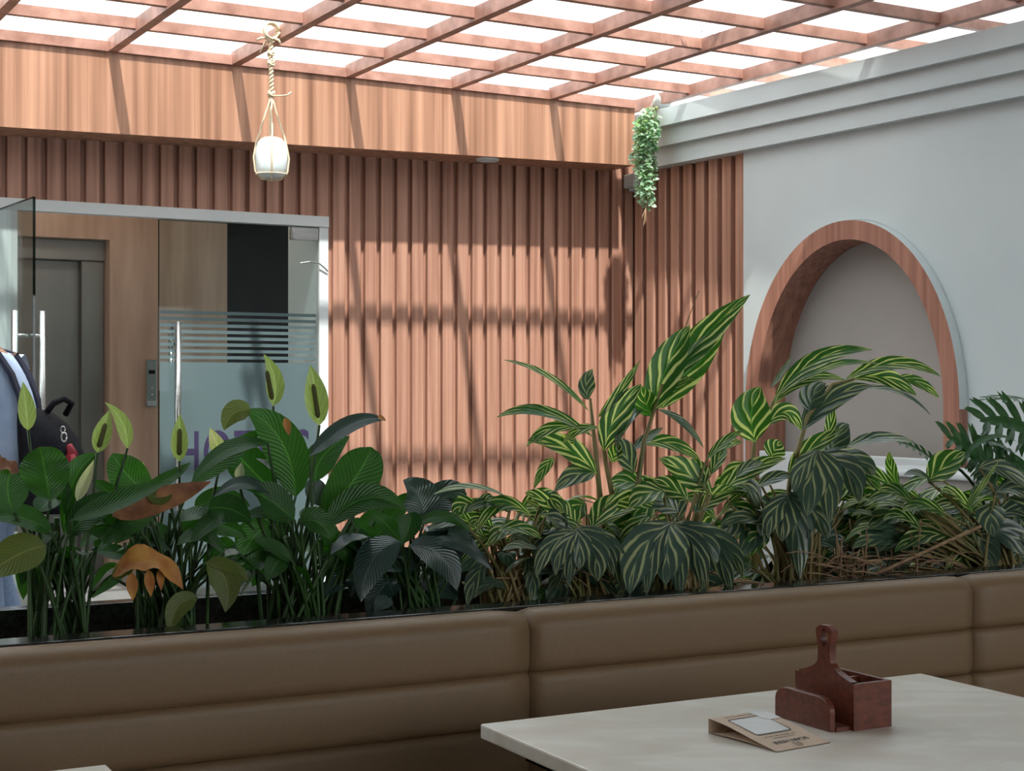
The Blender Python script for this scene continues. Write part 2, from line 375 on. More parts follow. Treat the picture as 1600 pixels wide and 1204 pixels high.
for a, b in zip(rts, rts[1:]):
    m = MB(); m.box(W, (a+.002, b-.002), (-.8, ZG+.0), (ZR1+.004, ZR1+.01)); m.build('roof_sheet', m_sheet, perg)
m = MB(); 
for k in range(99):
    px, py = random.gauss(1105, 26), random.gauss(47, 5)
    Z = (ZR1+.012-EYE)*F/(HORIZON-py); c = P(px, py, Z); c.z = ZR1+.012; r = random.uniform(.006, .02); a = random.random()*6
    dx = Vector((math.cos(a), math.sin(a), 0))*r; dy = Vector((-math.sin(a), math.cos(a), 0))*r*.4
    up = Vector((0, 0, random.uniform(.006, .022))); m.add([c-dx, c-dy, c+dx+up, c+dy+up*.6], [(0,1,2,3)])
tag(m.build('leaf_litter', m_concrete), 'dark dry leaf litter lying on one clear roof sheet', 'leaf litter', kind='stuff')

# ================================================================== DOORS / LOBBY
TL = wt(-29); TM = wt(250); TR = wt(498)          # hinge left, meeting line, hinge right
ZH = 2.20
m = MB(); m.box(W, (TL-.1, wt(513)), (-.06, .01), (ZH, 2.262)); m.box(W, (TR+.004, wt(513)), (-.06, .0), (0, ZH))
m.box(W, (wt(-8), wt(27)), (-.06, .005), (0, ZH)); m.box(W, (TL-.14, TL-.06), (-.06, .01), (0, ZH)); m.box(W, (wt(499), wt(513)), (-.5, -.0605), (0, 2.262)); struct('door_frame', m, m_white)
m = MB(); m.box(W, (wt(513), T0), (-.25, -.03), (0, 2.26)); struct('trim_4', m, m_wood)
def leaf_door(name, origin, ax, nrm, wd, label, zt):
    r = empty(name, origin, label, 'glass door')
    def D_(a, b, z): return origin + ax*a + nrm*b + Vector((0, 0, z))
    m = MB(); m.box(D_, (0, wd), (-.006, .006), (.02, zt)); m.build('glass_pane', m_glass, r)
    m = MB(); m.box(D_, (wd, wd+.004), (-.0062, .0062), (.02, zt)); m.box(D_, (0, wd), (-.0062, .0062), (zt, zt+.003)); tag(m.build('pane_edge', m_gedge, r), 'dark green polished edge')
    m = MB(); m.box(D_, (.0, .17), (-.018, .018), (zt-.075, zt)); m.box(D_, (.15, .165), (-.03, .03), (zt-.07, zt-.02)); m.build('patch_hinge', m_steel, r, bevel=.003)
    m = MB(); m.box(D_, (.0, .17), (-.018, .018), (.02, .10)); m.build('patch_hinge', m_steel, r, bevel=.003)
    h0, h1 = .56, 1.62
    for sg in (1, -1):
        m = MB(); m.tube([D_(wd-.09, sg*.065, h0), D_(wd-.09, sg*.065, h1)], .0165, 16)
        for hz in (h0+.12, h1-.12): m.tube([D_(wd-.09, sg*.006, hz), D_(wd-.09, sg*.065, hz)], .010, 10)
        hh = m.build('pull_handle', m_steel, r, smooth=True); hh.data.polygons.foreach_set('use_smooth', [len(p.vertices) == 4 for p in hh.data.polygons])
    return r, D_
hp = W(TL, 0, 0)
fe = P(53, 605, 7.335); fe.z = 0
ax = (fe-hp); wd = ax.length; ax.normalize(); nr = Vector((-ax.y, ax.x, 0))
leaf_door('door_1', hp, ax, nr, wd, 'clear glass door leaf swung open at the left with twin steel pull bars', 2.158)
hp = W(TR, -.02, 0); wd2 = TR-TM
d2, D2 = leaf_door('door_2', hp, -WA, WN, wd2, 'closed glass door leaf with frosted film, stripes and purple letters', ZH-.008)
x0, x1 = .10, wd2-.002
zs = [wz(360, y) for y in (487, 566)]
m = MB(); hgt = (zs[0]-zs[1])/8
for k in range(8): m.box(D2, (.012, wd2-.003), (.0065, .0072), (zs[1]+hgt*k+hgt*.5, zs[1]+hgt*(k+1)))
m.build('frosted_stripes', m_frost, d2)
m = MB(); m.box(D2, (.012, wd2-.003), (.0065, .0072), (.12, zs[1])); m.build('frosted_film', m_frost, d2)
def text(body, size, Fr, parent, name, mat, depth=.0006, squash=1, off=0.0):
    cu = bpy.data.curves.new(name, 'FONT'); cu.body = body; cu.size = size; cu.align_x = 'CENTER'; cu.offset = off; cu.space_character = 1.08
    to = bpy.data.objects.new(name, cu); COL.objects.link(to); bpy.context.view_layer.update()
    me = bpy.data.meshes.new_from_object(to.evaluated_get(bpy.context.evaluated_depsgraph_get())); bpy.data.objects.remove(to)
    m = MB(); m.open = True
    m.add([Fr(v_.co.x*squash, depth, v_.co.y) for v_ in me.vertices], [tuple(p.vertices) for p in me.polygons])
    return m.build(name, mat, parent)
ztx = wz(370, 672); zbx = wz(370, 735)
tcx = (wt(277)+wt(482))/2
lt = text('HOTELS', (ztx-zbx)/.70, lambda x, b, y: W(tcx, .0, 0) + WA*x + WN*(-.02+.0085+b) + Vector((0, 0, zbx+y)), d2, 'lettering', m_purple, 0, (wt(484)-wt(277))/((ztx-zbx)/.70*3.7), .004)
# cable loop near hinge
m = MB(); m.tube([W(wt(468), .012, wz(468, 411)), W(wt(482), .02, wz(482, 409)), W(wt(497), .02, wz(497, 412)), W(wt(507), .015, wz(507, 420)), W(wt(511), .01, wz(511, 424))], .004, 6)
m.build('chain', m_dsteel, d2)
# lobby
LD = -1.7
m = MB(); m.box(W, (-6, 3), (-4.6, -4.5), (0, 3)); struct('wall_lobby_back', m, m_black)  # black colour stands in for the darkness at the back
m = MB(); m.box(W, (wt(500), 3.2), (-.40, -.251), (0, 2.9)); struct('wall_lobby_right', m, m_white)
m = MB(); m.box(W, (-6, 3), (-4.5, -.25), (2.9, 3.0)); struct('ceiling_lobby', m, m_plaster)
e0, e1 = wt(20, LD), wt(183, LD); ez = wz(120, 372, LD)
tE = wt(355, LD)
m = MB(); m.box(W, (-6, e0), (LD-.3, LD), (0, 2.9)); m.box(W, (e1, tE), (LD-.3, LD), (0, 2.9)); m.box(W, (e0, e1), (LD-.3, LD), (ez, 2.9))
struct('wall_lobby', m, m_trav)
m = MB(); m.box(W, (tE, 3), (-3.6, -3.5), (0, 2.9)); struct('wall_lobby_end', m, m_black)  # black sheet stands in for the dark room beyond the travertine
lift = empty('lift_doorway', W((e0+e1)/2, LD-.2, 0), 'dull steel lift door set in a travertine surround', 'lift')
m = MB(); m.box(W, (e0, e1-.06), (LD-.26, LD-.22), (0, wz(100, 408, LD-.25))); m.build('door_panel', m_dsteel, lift, bevel=.003)
m = MB(); zt = wz(100, 408, LD-.25)
m.box(W, (e0, e1), (LD-.28, LD-.12), (zt, ez)); m.box(W, (e1-.20, e1-.05), (LD-.24, LD-.14), (0, zt)); tag(m.build('steel_jamb', m_dsteel, lift, bevel=.004), 'lighter steel jamb and header')
m = MB(); m.box(W, (e1-.05, e1), (LD-.28, LD+.004), (0, ez)); m.build('side_reveal', m_trav, lift)
cp = empty('call_button_panel', W(wt(236, LD), LD, 1.2), 'grey lift call panel with two buttons on the travertine wall', 'button panel')
m = MB(); m.box(W, (wt(228, LD), wt(244, LD)), (LD+.0, LD+.02), (wz(236, 635, LD), wz(236, 562, LD))); m.build('plate', m_panel, cp, bevel=.006)
for y in (606, 616):
    m = MB(); c = W(wt(236, LD), LD+.02, wz(236, y, LD)); m.tube([c, c+WN*.006], .009, 12); m.build('button', m_steel, cp)
m = MB(); m.box(W, (wt(231, LD), wt(241, LD)), (LD+.0195, LD+.0215), (wz(236, 584, LD), wz(236, 578, LD))); m.build('display', m_black, cp)
m = MB(); m.box(W, (wt(229, LD), wt(243, LD)), (LD+.0195, LD+.024), (wz(236, 634, LD), wz(236, 626, LD))); m.build('lower_rim', m_steel, cp)
# unseen lamp, added to brighten the lift lobby
cl = empty('lobby_fill_lamp', W(-.6, -.8, 2.9), 'unseen round lamp added to brighten the lift lobby', 'lamp')
m = MB(); m.lathe(W(-.6, -.8, 2.85), [(.001, 0), (.10, 0), (.13, .02), (.14, .05)], 24); m.build('fill_lamp_body', m_white, cl, smooth=True)
pl = bpy.data.lights.new('lobby_fill_light', 'POINT'); pl.energy = 14; pl.shadow_soft_size = .1; pl.color = (1, .9, .78)
po = bpy.data.objects.new('lobby_fill_light', pl); COL.objects.link(po); po.parent = cl; po.location = (0, 0, -.16)

# ================================================================== small fixtures
dl = empty('downlight', W(wt(762, .16), .16, 2.62), 'white recessed downlight under the wooden soffit', 'downlight')
c = P(762, 243, W(wt(762, .2), .2, 0).y); c.z = zb_(wt(762, .2))-.0
m = MB(); m.lathe(c-Vector((0, 0, .012)), [(.048, .008), (.052, 0), (.068, .0), (.072, .012)], 28); m.build('rim', m_white, dl, smooth=True)
m = MB(); m.lathe(c-Vector((0, 0, .012)), [(.0005, .009), (.05, .009)], 28); m.build('lens', m_pot, dl)
# box under the soffit near the corner
jb = empty('junction_box', V(.06, .04, 2.60), 'small grey box fixed under the soffit in the corner', 'box')
m = MB(); m.box(W, (wt(974), wt(1003)-.0), (.0, .12), (2.565, 2.655)); m.build('housing', m_grey, jb, bevel=.008)
m = MB(); m.box(W, (wt(980), wt(998)), (.02, .10), (2.545, 2.566)); m.build('bracket', m_white, jb)
# conduit stub on top of grey wall
m = MB(); c = V(.36, .05, 3.0); m.tube([c, c+Vector((0, 0, .035))], .018, 12); tag(m.build('pipe_stub', m_steelpaint), 'short brown pipe stub standing on the grey wall coping', 'pipe')

# hanging pot
Zp = 7.85
hp_ = P(424, 245, Zp); top = P(423, 62, Zp); top.z = ZR0
hpo = empty('hanging_pot', hp_, 'round white glazed pot hanging by a knotted jute rope from the pergola', 'hanging pot')
bot = P(424, 277, Zp)
m = MB(); R = .080; H = .205
prof = [(.001, 0), (.05, .0), (.068, .012), (.078, .045), (.082, .095), (.080, .14), (.070, .178), (.052, .198), (.034, .204), (.026, .20), (.022, .17), (.001, .15)]
m.lathe(bot, prof, 36); m.build('pot', m_pot, hpo, smooth=True)
knot = P(424, 150, Zp)
m = MB()
for a in (.3, 1.9, 3.4, 4.9):
    dv = Vector((math.cos(a), math.sin(a), 0))
    pts = [knot + (bot + dv*.074 + Vector((0, 0, .185)) - knot)*k/6 + Vector((random.uniform(-.003, .003), 0, 0)) for k in range(7)]
    pts += [bot + dv*.09 + Vector((0, 0, .1)), bot+dv*.083+Vector((0, 0, .03)), bot+dv*.05+Vector((0, 0, -.008)), bot+Vector((0, 0, -.014))]
    m.tube(pts, .005, 7)
pts = [bot + Vector((math.cos(a)*.078, math.sin(a)*.078, .015)) for a in [k*PI/8 for k in range(17)]]; m.tube(pts, .004, 6)
m.tube([knot, knot+Vector((.05, 0, .002)), knot+Vector((.085, -.01, .004)), knot+Vector((.105, -.01, .018))], [.004, .0035, .0035, .006], 7)
m.build('rope_cradle', m_rope, hpo, smooth=True)
m = MB()
for ph in (0, PI):
    pts = [knot + (top-knot)*k/40 + Vector((math.cos(k*1.1+ph)*.008, math.sin(k*1.1+ph)*.008, 0)) for k in range(41)]
    m.tube(pts, .006, 7)
for q in (.02, .55, .72, .95):
    c = knot+(top-knot)*q
    for j in range(2):
        pts = [c + Vector((math.cos(a)*.015, math.sin(a)*.013, .008*math.sin(a*2+j)+j*.01)) for a in [k*PI/5 for k in range(11)]]; m.tube(pts, .006, 6)
for j in range(3):
    pts = [top + WA*math.cos(a)*.036*(1+.15*math.sin(3*a+j)) + WN*((j-1)*.018+.008*math.sin(2*a)) + Vector((0, 0, .034+math.sin(a)*.042)) for a in [k*PI/8 for k in range(17)]]; m.tube(pts, .007, 6)
m.tube([top, top+Vector((-.03, 0, -.02)), top+Vector((-.055, 0, -.075))], .004, 6); m.tube([top, top+Vector((-.05, 0, .0)), top+Vector((-.07, 0, -.01))], .006, 6); m.tube([top, top+Vector((.04, 0, -.01)), top+Vector((.05, 0, -.03))], .007, 6)
tag(m.build('hanging_rope', m_rope, hpo, smooth=True), 'pale knotted rope looped over the rafter')

# ================================================================== PLANTER + BANQUETTE
UL, URt = -1.2, 3.9
ZP = .832
pb = empty('planter_trough', B((UL+URt)/2, .3, 0), 'long black granite planter trough behind the tan banquette', 'planter')
OI, OO = .165, .50
m = MB(); m.box(B, (UL, URt), (.095, OI), (0, ZP)); m.box(B, (UL, URt), (OO, OO+.05), (0, ZP)); m.box(B, (UL, UL+.05), (OI, OO), (0, ZP)); m.box(B, (URt-.05, URt), (OI, OO), (0, ZP))
m.build('stone_shell', m_granite, pb, bevel=.003)
m = MB(); Nn = 120
vs_ = []; 
for i in range(Nn+1):
    for j in range(7):
        q = B(UL+.05+(URt-UL-.1)*i/Nn, OI+(OO-OI)*j/6, .765); q.z += noise.noise(q*14)*.018; vs_.append(q)
m.open = True; m.add(vs_, [(i*7+j, (i+1)*7+j, (i+1)*7+j+1, i*7+j+1) for i in range(Nn) for j in range(6)])
tag(m.build('soil', m_soil, pb, smooth=True), kind='stuff')
u1, u2 = bu(831), bu(1524)
def channel(u0, u1_, z0, z1, front=0.0, back=.085, bulge=.006, top=False):
    m = MB(); K = 10; prof = []
    r = .007
    for k in range(K+1):
        q = k/K; z = z0+(z1-z0)*q
        e = min(q, 1-q)*(z1-z0)
        inset = (r - math.sqrt(max(r*r-(r-min(e, r))**2, 0))) if e < r else 0
        prof.append((front + inset*.9 - bulge*math.sin(PI*q)*.5, z))
    if top:
        prof = prof[:-2]; b0, zz = prof[-1]
        prof += [(front+.004, z1-.012), (front+.014, z1-.003), (front+.032, z1+.002), (back-.02, z1), (back, z1-.008)]
        prof += [(back, z0)]
    else: prof += [(back, z1), (back, z0)]
    seg = 40; n = len(prof); vs_ = []
    for i in range(seg+1):
        q = i/seg; u = u0 + (u1_-u0)*q
        e = min(q, 1-q)*(u1_-u0); c = .012
        ins = (c-math.sqrt(max(c*c-(c-min(e, c))**2, 0)))
        for (b, z) in prof:
            dz = noise.noise(Vector((u*1.7, z0*9, 0)))*.0025 - (ins*.5 if top and z > z1-.03 else 0)
            vs_.append(B(u, b + (ins*.8 if b < back*.5 else 0), z+dz))
    m.add(vs_, [(i*n+k, i*n+(k+1) % n, (i+1)*n+(k+1) % n, (i+1)*n+k) for i in range(seg) for k in range(n)] + [tuple(range(n)), tuple(seg*n+k for k in range(n))[::-1]])
    return m
labs = ['tan channel-padded banquette section at the left, nearest the second table', 'tan channel-padded banquette section in the middle behind the holder table', 'tan channel-padded banquette section at the right edge']
for (a, b), lb in zip(((UL, u1), (u1, u2), (u2, URt)), labs):
    r = empty('banquette', B((a+b)/2, 0, 0), lb, 'bench', 'banquette sections'); 
    zz = [.835, .722, .625, .528, .43]
    for k in range(4):
        channel(a+.0012, b-.0012, zz[k+1]+.0006, zz[k]-.0006, top=(k == 0)).build('padded_channel', m_leather, r, smooth=True)
    m = MB(); m.box(B, (a+.003, b-.003), (-.42, -.02), (.33, .43)); m.build('seat_cushion', m_leather, r, bevel=.02)
    m = MB(); m.box(B, (a+.003, b-.003), (-.38, .085), (0, .329)); m.build('plinth', m_granite, r)

# ================================================================== TABLES
TH = math.radians(28.0); TU = Vector((math.cos(TH), math.sin(TH), 0)); TV = Vector((math.sin(TH), -math.cos(TH), 0))
def make_table(corner, lu, lv, label, name='dining_table'):
    c = corner.copy(); c.z = 0
    r = empty(name, c+TU*lu/2+TV*lv/2, label, 'table', 'cream topped dining tables')
    def Tf(a, b, z): return c + TU*a + TV*b + Vector((0, 0, z))
    m = MB(); m.box(Tf, (0, lu), (0, lv), (.728, .75)); m.build('tabletop', m_table, r, bevel=.003)
    m = MB(); m.box(Tf, (.05, lu-.05), (.05, lv-.05), (.70, .727)); m.build('apron', m_black, r)
    m = MB(); m.tube([Tf(lu/2, lv/2, .03), Tf(lu/2, lv/2, .70)], .035, 20); m.build('pedestal', m_black, r)
    m = MB(); m.box(Tf, (lu/2-.25, lu/2+.25), (lv/2-.25, lv/2+.25), (0, .025)); m.build('base_plate', m_black, r, bevel=.004)
    return r, Tf
tc = P(750, 1130, .5*F/525)
t1, T1 = make_table(tc, .865, .80, 'cream laminate dining table carrying the wooden holder and card')
c2 = P(166, 1193, .5*F/588) - TU*.86
make_table(c2, .86, .80, 'cream laminate dining table just entering the bottom left corner')
# white side table near the niche
st = empty('side_table', V(2.95, .42, 0), 'white rail-edged side table standing under the arched niche', 'table')
cz = P(1500, 742, 7.05); zt = cz.z
cc = V(2.95, .42, 0)
def Sf(a, b, z): return cc + CA*a + CN*b + Vector((0, 0, z))
m = MB(); m.box(Sf, (-.42, .75), (-.30, .10), (zt-.035, zt)); m.build('tabletop', m_white, st, bevel=.01)
m = MB(); m.box(Sf, (-.38, .71), (-.27, .07), (zt-.10, zt-.036)); m.build('apron', m_niche, st)
for a in (-.36, .69):
    for b in (-.26, .06):
        m = MB(); m.box(Sf, (a-.02, a+.02), (b-.02, b+.02), (0, zt-.1)); m.build('leg', m_steel, st)

# condiment / menu holder
hb = Vector((.400, 2.339, .75)); HV = Vector((.88, .475, 0)); HU = Vector((.475, -.88, 0))
def Hf(a, b, z): return hb + HU*a + HV*b + Vector((0, 0, z))
ho = empty('table_caddy', Hf(.065, .05, 0), 'red-brown wooden caddy with paddle handle and open compartments on table', 'caddy')
def board(mb_, outline, b0, b1, hole=None):
    """outline list (a,z) extruded between b0 and b1, optional hole of equal point count"""
    n = len(outline)
    v = [Hf(a, b0, z) for a, z in outline] + [Hf(a, b1, z) for a, z in outline]
    fs = [(i, (i+1) % n, n+(i+1) % n, n+i) for i in range(n)]
    if hole is None: fs += [tuple(range(n))[::-1], tuple(n+k for k in range(n))]
    mb_.add(v, fs)
m = MB(); 
o = [(0, 0), (.128, 0), (.128, .028)] + [(.128-.026*(1-math.cos(a)), .028+.020*math.sin(a)) for a in [k*PI/12 for k in range(1, 7)]]
o += [(.026-.026*math.sin(a), .028+.020*math.cos(a)) for a in [k*PI/12 for k in range(0, 7)]]
board(m, o, 0, .010); m.build('front_board', m_darkwood, ho, bevel=.0015)
# paddle board with handle : column of quads around hole
m = MB(); m.open = False
def half(z):
    if z < .068: return .064
    if z < .092: q = (z-.068)/.024; return .067-.052*math.sin(q*PI/2)**.9 if q > 0 else .055
    if z < .118: return .0145 - .001*math.sin((z-.092)/.026*PI)
    q = (z-.118)/.027; return .0145+.0035*math.sin(q*PI*.75) if q < .8 else max(.0145+.0035*math.sin(q*PI*.75) - (q-.8)*5*.009, .006)
zz = [0, .03, .06, .0675, .068, .0695, .072, .076, .080, .085, .090, .094, .10, .106, .112, .116, .120, .124, .128, .132, .136, .140, .143, .145]
def hole(z):
    c, h = .127, .013
    return .0085*math.sqrt(max(0, 1-((z-c)/h)**2)) if abs(z-c) < h else 0
zz = sorted(set(zz + [.116, .118, .122, .126, .130, .134, .138]))
b0, b1 = .036, .048; ac = .071
for sg in (-1, 1):
    vs_ = []
    for z in zz:
        a = half(z) if z >= .068 else .067
        vs_ += [Hf(ac+sg*hole(z), b0, z), Hf(ac+sg*a, b0, z), Hf(ac+sg*a, b1, z), Hf(ac+sg*hole(z), b1, z)]
    n = len(zz); fs = []
    for i in range(n-1):
        q = 4*i
        fs += [(q, q+1, q+5, q+4), (q+1, q+2, q+6, q+5), (q+2, q+3, q+7, q+6)]
        if hole(zz[i]) or hole(zz[i+1]): fs.append((q+3, q, q+4, q+7))
    fs.append((4*n-4, 4*n-3, 4*n-2, 4*n-1)); m.add(vs_, fs)
m.build('paddle_board', m_darkwood, ho)
m = MB()
A0, A1, Bq0, Bq1, Hh = .004, .138, .048, .108, .068
m.box(Hf, (A0, A1), (Bq1-.007, Bq1), (0, Hh)); m.box(Hf, (A1-.007, A1), (Bq0, Bq1-.007), (0, Hh)); m.box(Hf, (A0, A0+.007), (Bq0, Bq1-.007), (0, Hh))
m.box(Hf, (.068, .074), (Bq0, Bq1-.007), (0, Hh-.004)); m.box(Hf, (A0+.007, A1-.007), (Bq0, Bq1-.007), (0, .006))
m.build('compartment_box', m_darkwood, ho)
m = MB(); m.box(Hf, (.002, .130), (.010, .036), (0, .006)); m.build('slot_floor', m_darkwood, ho)

# tent card
tc_ = empty('tent_card', Vector((.36, 2.2, .75)), 'folded kraft tent card lying on its side beside the wooden caddy', 'card')
ca = Vector((.284, 2.222, .7503)); cb = Vector((.362, 2.105, .7503)); cd = Vector((.448, 2.162, .7503)); ce = ca+(cd-cb)
Ln = (cb-ca); Wd = (cd-cb)
def Kf(x, y, h=0):              # x across 0..1, y along 0 (raised end) .. 1 (near edge)
    return ca + Wd*x + Ln*y + Vector((0, 0, .020*(1-y)**.9*(1+.12*math.sin(y*5)) + .001 + h))
m = MB(); m.open = True; ny = 14
v = [Kf(x/4, y/ny) for y in range(ny+1) for x in range(5)]
m.add(v, [(y*5+x, y*5+x+1, (y+1)*5+x+1, (y+1)*5+x) for y in range(ny) for x in range(4)])
m.build('upper_flap', m_paper, tc_)
m = MB(); m.open = True
v = [ca+Wd*(x/4)+Ln*(y/ny)+Vector((0, 0, .0006+.002*math.sin(y/ny*PI))) for y in range(ny+1) for x in range(5)]
m.add(v, [(y*5+x, y*5+x+1, (y+1)*5+x+1, (y+1)*5+x) for y in range(ny) for x in range(4)])
m.add([Kf(0, 0), Kf(1, 0), ca+Wd, ca], [(0, 1, 2, 3)])
m.build('lower_flap', m_paper, tc_)
def patch(pts, mat, name, h, parent=tc_):
    m = MB(); m.open = True; m.add([Kf(x, y, h) for x, y in pts], [tuple(range(len(pts)))]); return m.build(name, mat, parent)
def patchgrid(x0, x1, y0, y1, mat, name, h, parent=tc_):
    m = MB(); m.open = True; n = 8
    v = [Kf(x, y0+(y1-y0)*k/n, h) for k in range(n+1) for x in (x0, x1)]
    m.add(v, [(2*k, 2*k+1, 2*k+3, 2*k+2) for k in range(n)]); return m.build(name, mat, parent)
def rrect(x0, x1, y0, y1, t, r, h, name, mat):
    def loop(o_):
        pts = []
        for cx, cy, a0 in ((x1-r, y1-r, 0), (x0+r, y1-r, PI/2), (x0+r, y0+r, PI), (x1-r, y0+r, 1.5*PI)):
            for k in range(5): a = a0+k*PI/8; pts.append((cx+(r+o_)*math.cos(a), cy+(r+o_)*math.sin(a)))
        return pts
    i_, o_ = loop(0), loop(t); n = len(i_)
    # follow card surface
    m = MB(); m.open = True; m.add([Kf(x, y, h) for x, y in i_+o_], [(k, (k+1) % n, n+(k+1) % n, n+k) for k in range(n)]); return m.build(name, mat, tc_)
patchgrid(.18, .80, .17, .58, m_sticker, 'blank_white_panel', .0004)
rrect(.17, .81, .16, .59, .018, .05, .0006, 'black_outline', m_ink)
patchgrid(.72, 1.0, .0, .30, m_sticker, 'white_sticker', .0008)
def cardtext(body, size, y, name, xc=.5, off=0):
    cu = bpy.data.curves.new(name, 'FONT'); cu.body = body; cu.size = 1; cu.align_x = 'CENTER'; cu.offset = off
    to = bpy.data.objects.new(name, cu); COL.objects.link(to); bpy.context.view_layer.update()
    me = bpy.data.meshes.new_from_object(to.evaluated_get(bpy.context.evaluated_depsgraph_get())); bpy.data.objects.remove(to)
    m = MB(); m.open = True
    m.add([Kf(xc - v_.co.x*size/.103, y - v_.co.y*size/.14, .0007) for v_ in me.vertices][:], [tuple(p.vertices) for p in me.polygons])
    # text is read from the far side of the card, so it stands upside down from here
    m.v = [Kf(xc - v_.co.x*size/.103, y + v_.co.y*size/.14, .0007) for v_ in me.vertices]
    return m.build(name, m_ink, tc_)
cardtext('SCAN HERE', .0125, .79, 'printed_heading', .5, .02)
m = MB(); m.open = True
for k, (x0, x1, y) in enumerate(((.22, .78, .67), (.3, .7, .72), (.2, .75, .075))):
    m = MB(); m.open = True; q_ = [(x0+(x1-x0)*j/24, .010+.008*math.sin(j*2.3+k)*math.sin(j*.9)) for j in range(25)]
    v = [p for x, h in q_ for p in (Kf(x, y-h*.5, .0007), Kf(x, y+h*.5, .0007))]
    m.add(v, [(2*j, 2*j+2, 2*j+3, 2*j+1) for j in range(24)]); m.build('printed_line', m_ink, tc_)
m = MB(); m.open = True
for k in range(20):
    a, b = k*PI/10, (k+1)*PI/10
    m.add([Kf(.5+r*math.cos(q)/.103*.01, .92+r*math.sin(q)/.14*.01, .0007) for q, r in ((a, .62), (b, .62), (b, .72), (a, .72))], [(0, 1, 2, 3)])
for yy in (.90, .92, .94): m.add([Kf(.46, yy, .0007), Kf(.54, yy, .0007), Kf(.54, yy+.006, .0007), Kf(.46, yy+.006, .0007)], [(0, 1, 2, 3)])
m.build('round_emblem', m_ink, tc_)

# ================================================================== PLANTS
CAM = Vector((0, 0, EYE))
def bez(p0, p1, p2, s_): return p0*(1-s_)**2 + p1*2*s_*(1-s_) + p2*s_**2
def blade(mb_, p0, p1, p2, w, tilt=35, roll=0, fold=.22, shape='lance', wave=0.0, droop=0, seg=14, face=None):
    """one leaf blade along a quadratic midrib; tilt 0 faces the viewer's side, 90 faces up"""
    vs_, uv = [], []; us = (-1, -.68, -.34, 0, .34, .68, 1)
    ph = random.random()*6
    mid = bez(p0, p1, p2, .5)
    fv = (CAM-mid); fv.z = 0; fv.normalize()
    tl_ = math.radians(tilt); hint = fv*math.cos(tl_) + Vector((0, 0, 1))*math.sin(tl_)
    for i in range(seg+1):
        s_ = i/seg
        p = bez(p0, p1, p2, s_); T = (bez(p0, p1, p2, min(s_+.02, 1)) - bez(p0, p1, p2, max(s_-.02, 0))).normalized()
        Sd = T.cross(hint)
        if Sd.length < .05: Sd = T.cross(fv+Vector((.3, 0, .2)))
        Sd.normalize(); Nn_ = Sd.cross(T).normalized()
        if roll:
            R_ = Matrix.Rotation(math.radians(roll), 3, T); Sd = R_ @ Sd; Nn_ = R_ @ Nn_
        if shape == 'lily': ww = (math.sin(PI*min(s_**.80, 1))**.72) * (1 if s_ < .8 else 1-((s_-.8)/.2)**2*.25)
        elif shape == 'spathe': ww = math.sin(PI*s_**.72)**.9
        elif shape == 'oval': ww = math.sin(PI*s_)**.55
        else: ww = math.sin(PI*min(s_**.88, 1))**.85
        ww = max(ww, .02)*w/2
        for u in us:
            off = Sd*u*ww*(1-.10*abs(u)*fold) + Nn_*(abs(u)*fold*ww) - Nn_*droop*ww*u*u
            if wave: off += Nn_*math.sin(s_*13+ph+u*1.3)*wave*ww*abs(u)
            vs_.append(p+off); uv.append((u*.5+.5, s_))
    n = len(us)
    mb_.add(vs_, [(i*n+k, i*n+k+1, (i+1)*n+k+1, (i+1)*n+k) for i in range(seg) for k in range(n-1)], uv)
def curve(p0, p1, p2, n=10): return [bez(p0, p1, p2, k/n) for k in range(n+1)]
def Zat(px, o): return PP(px, 605, o).y
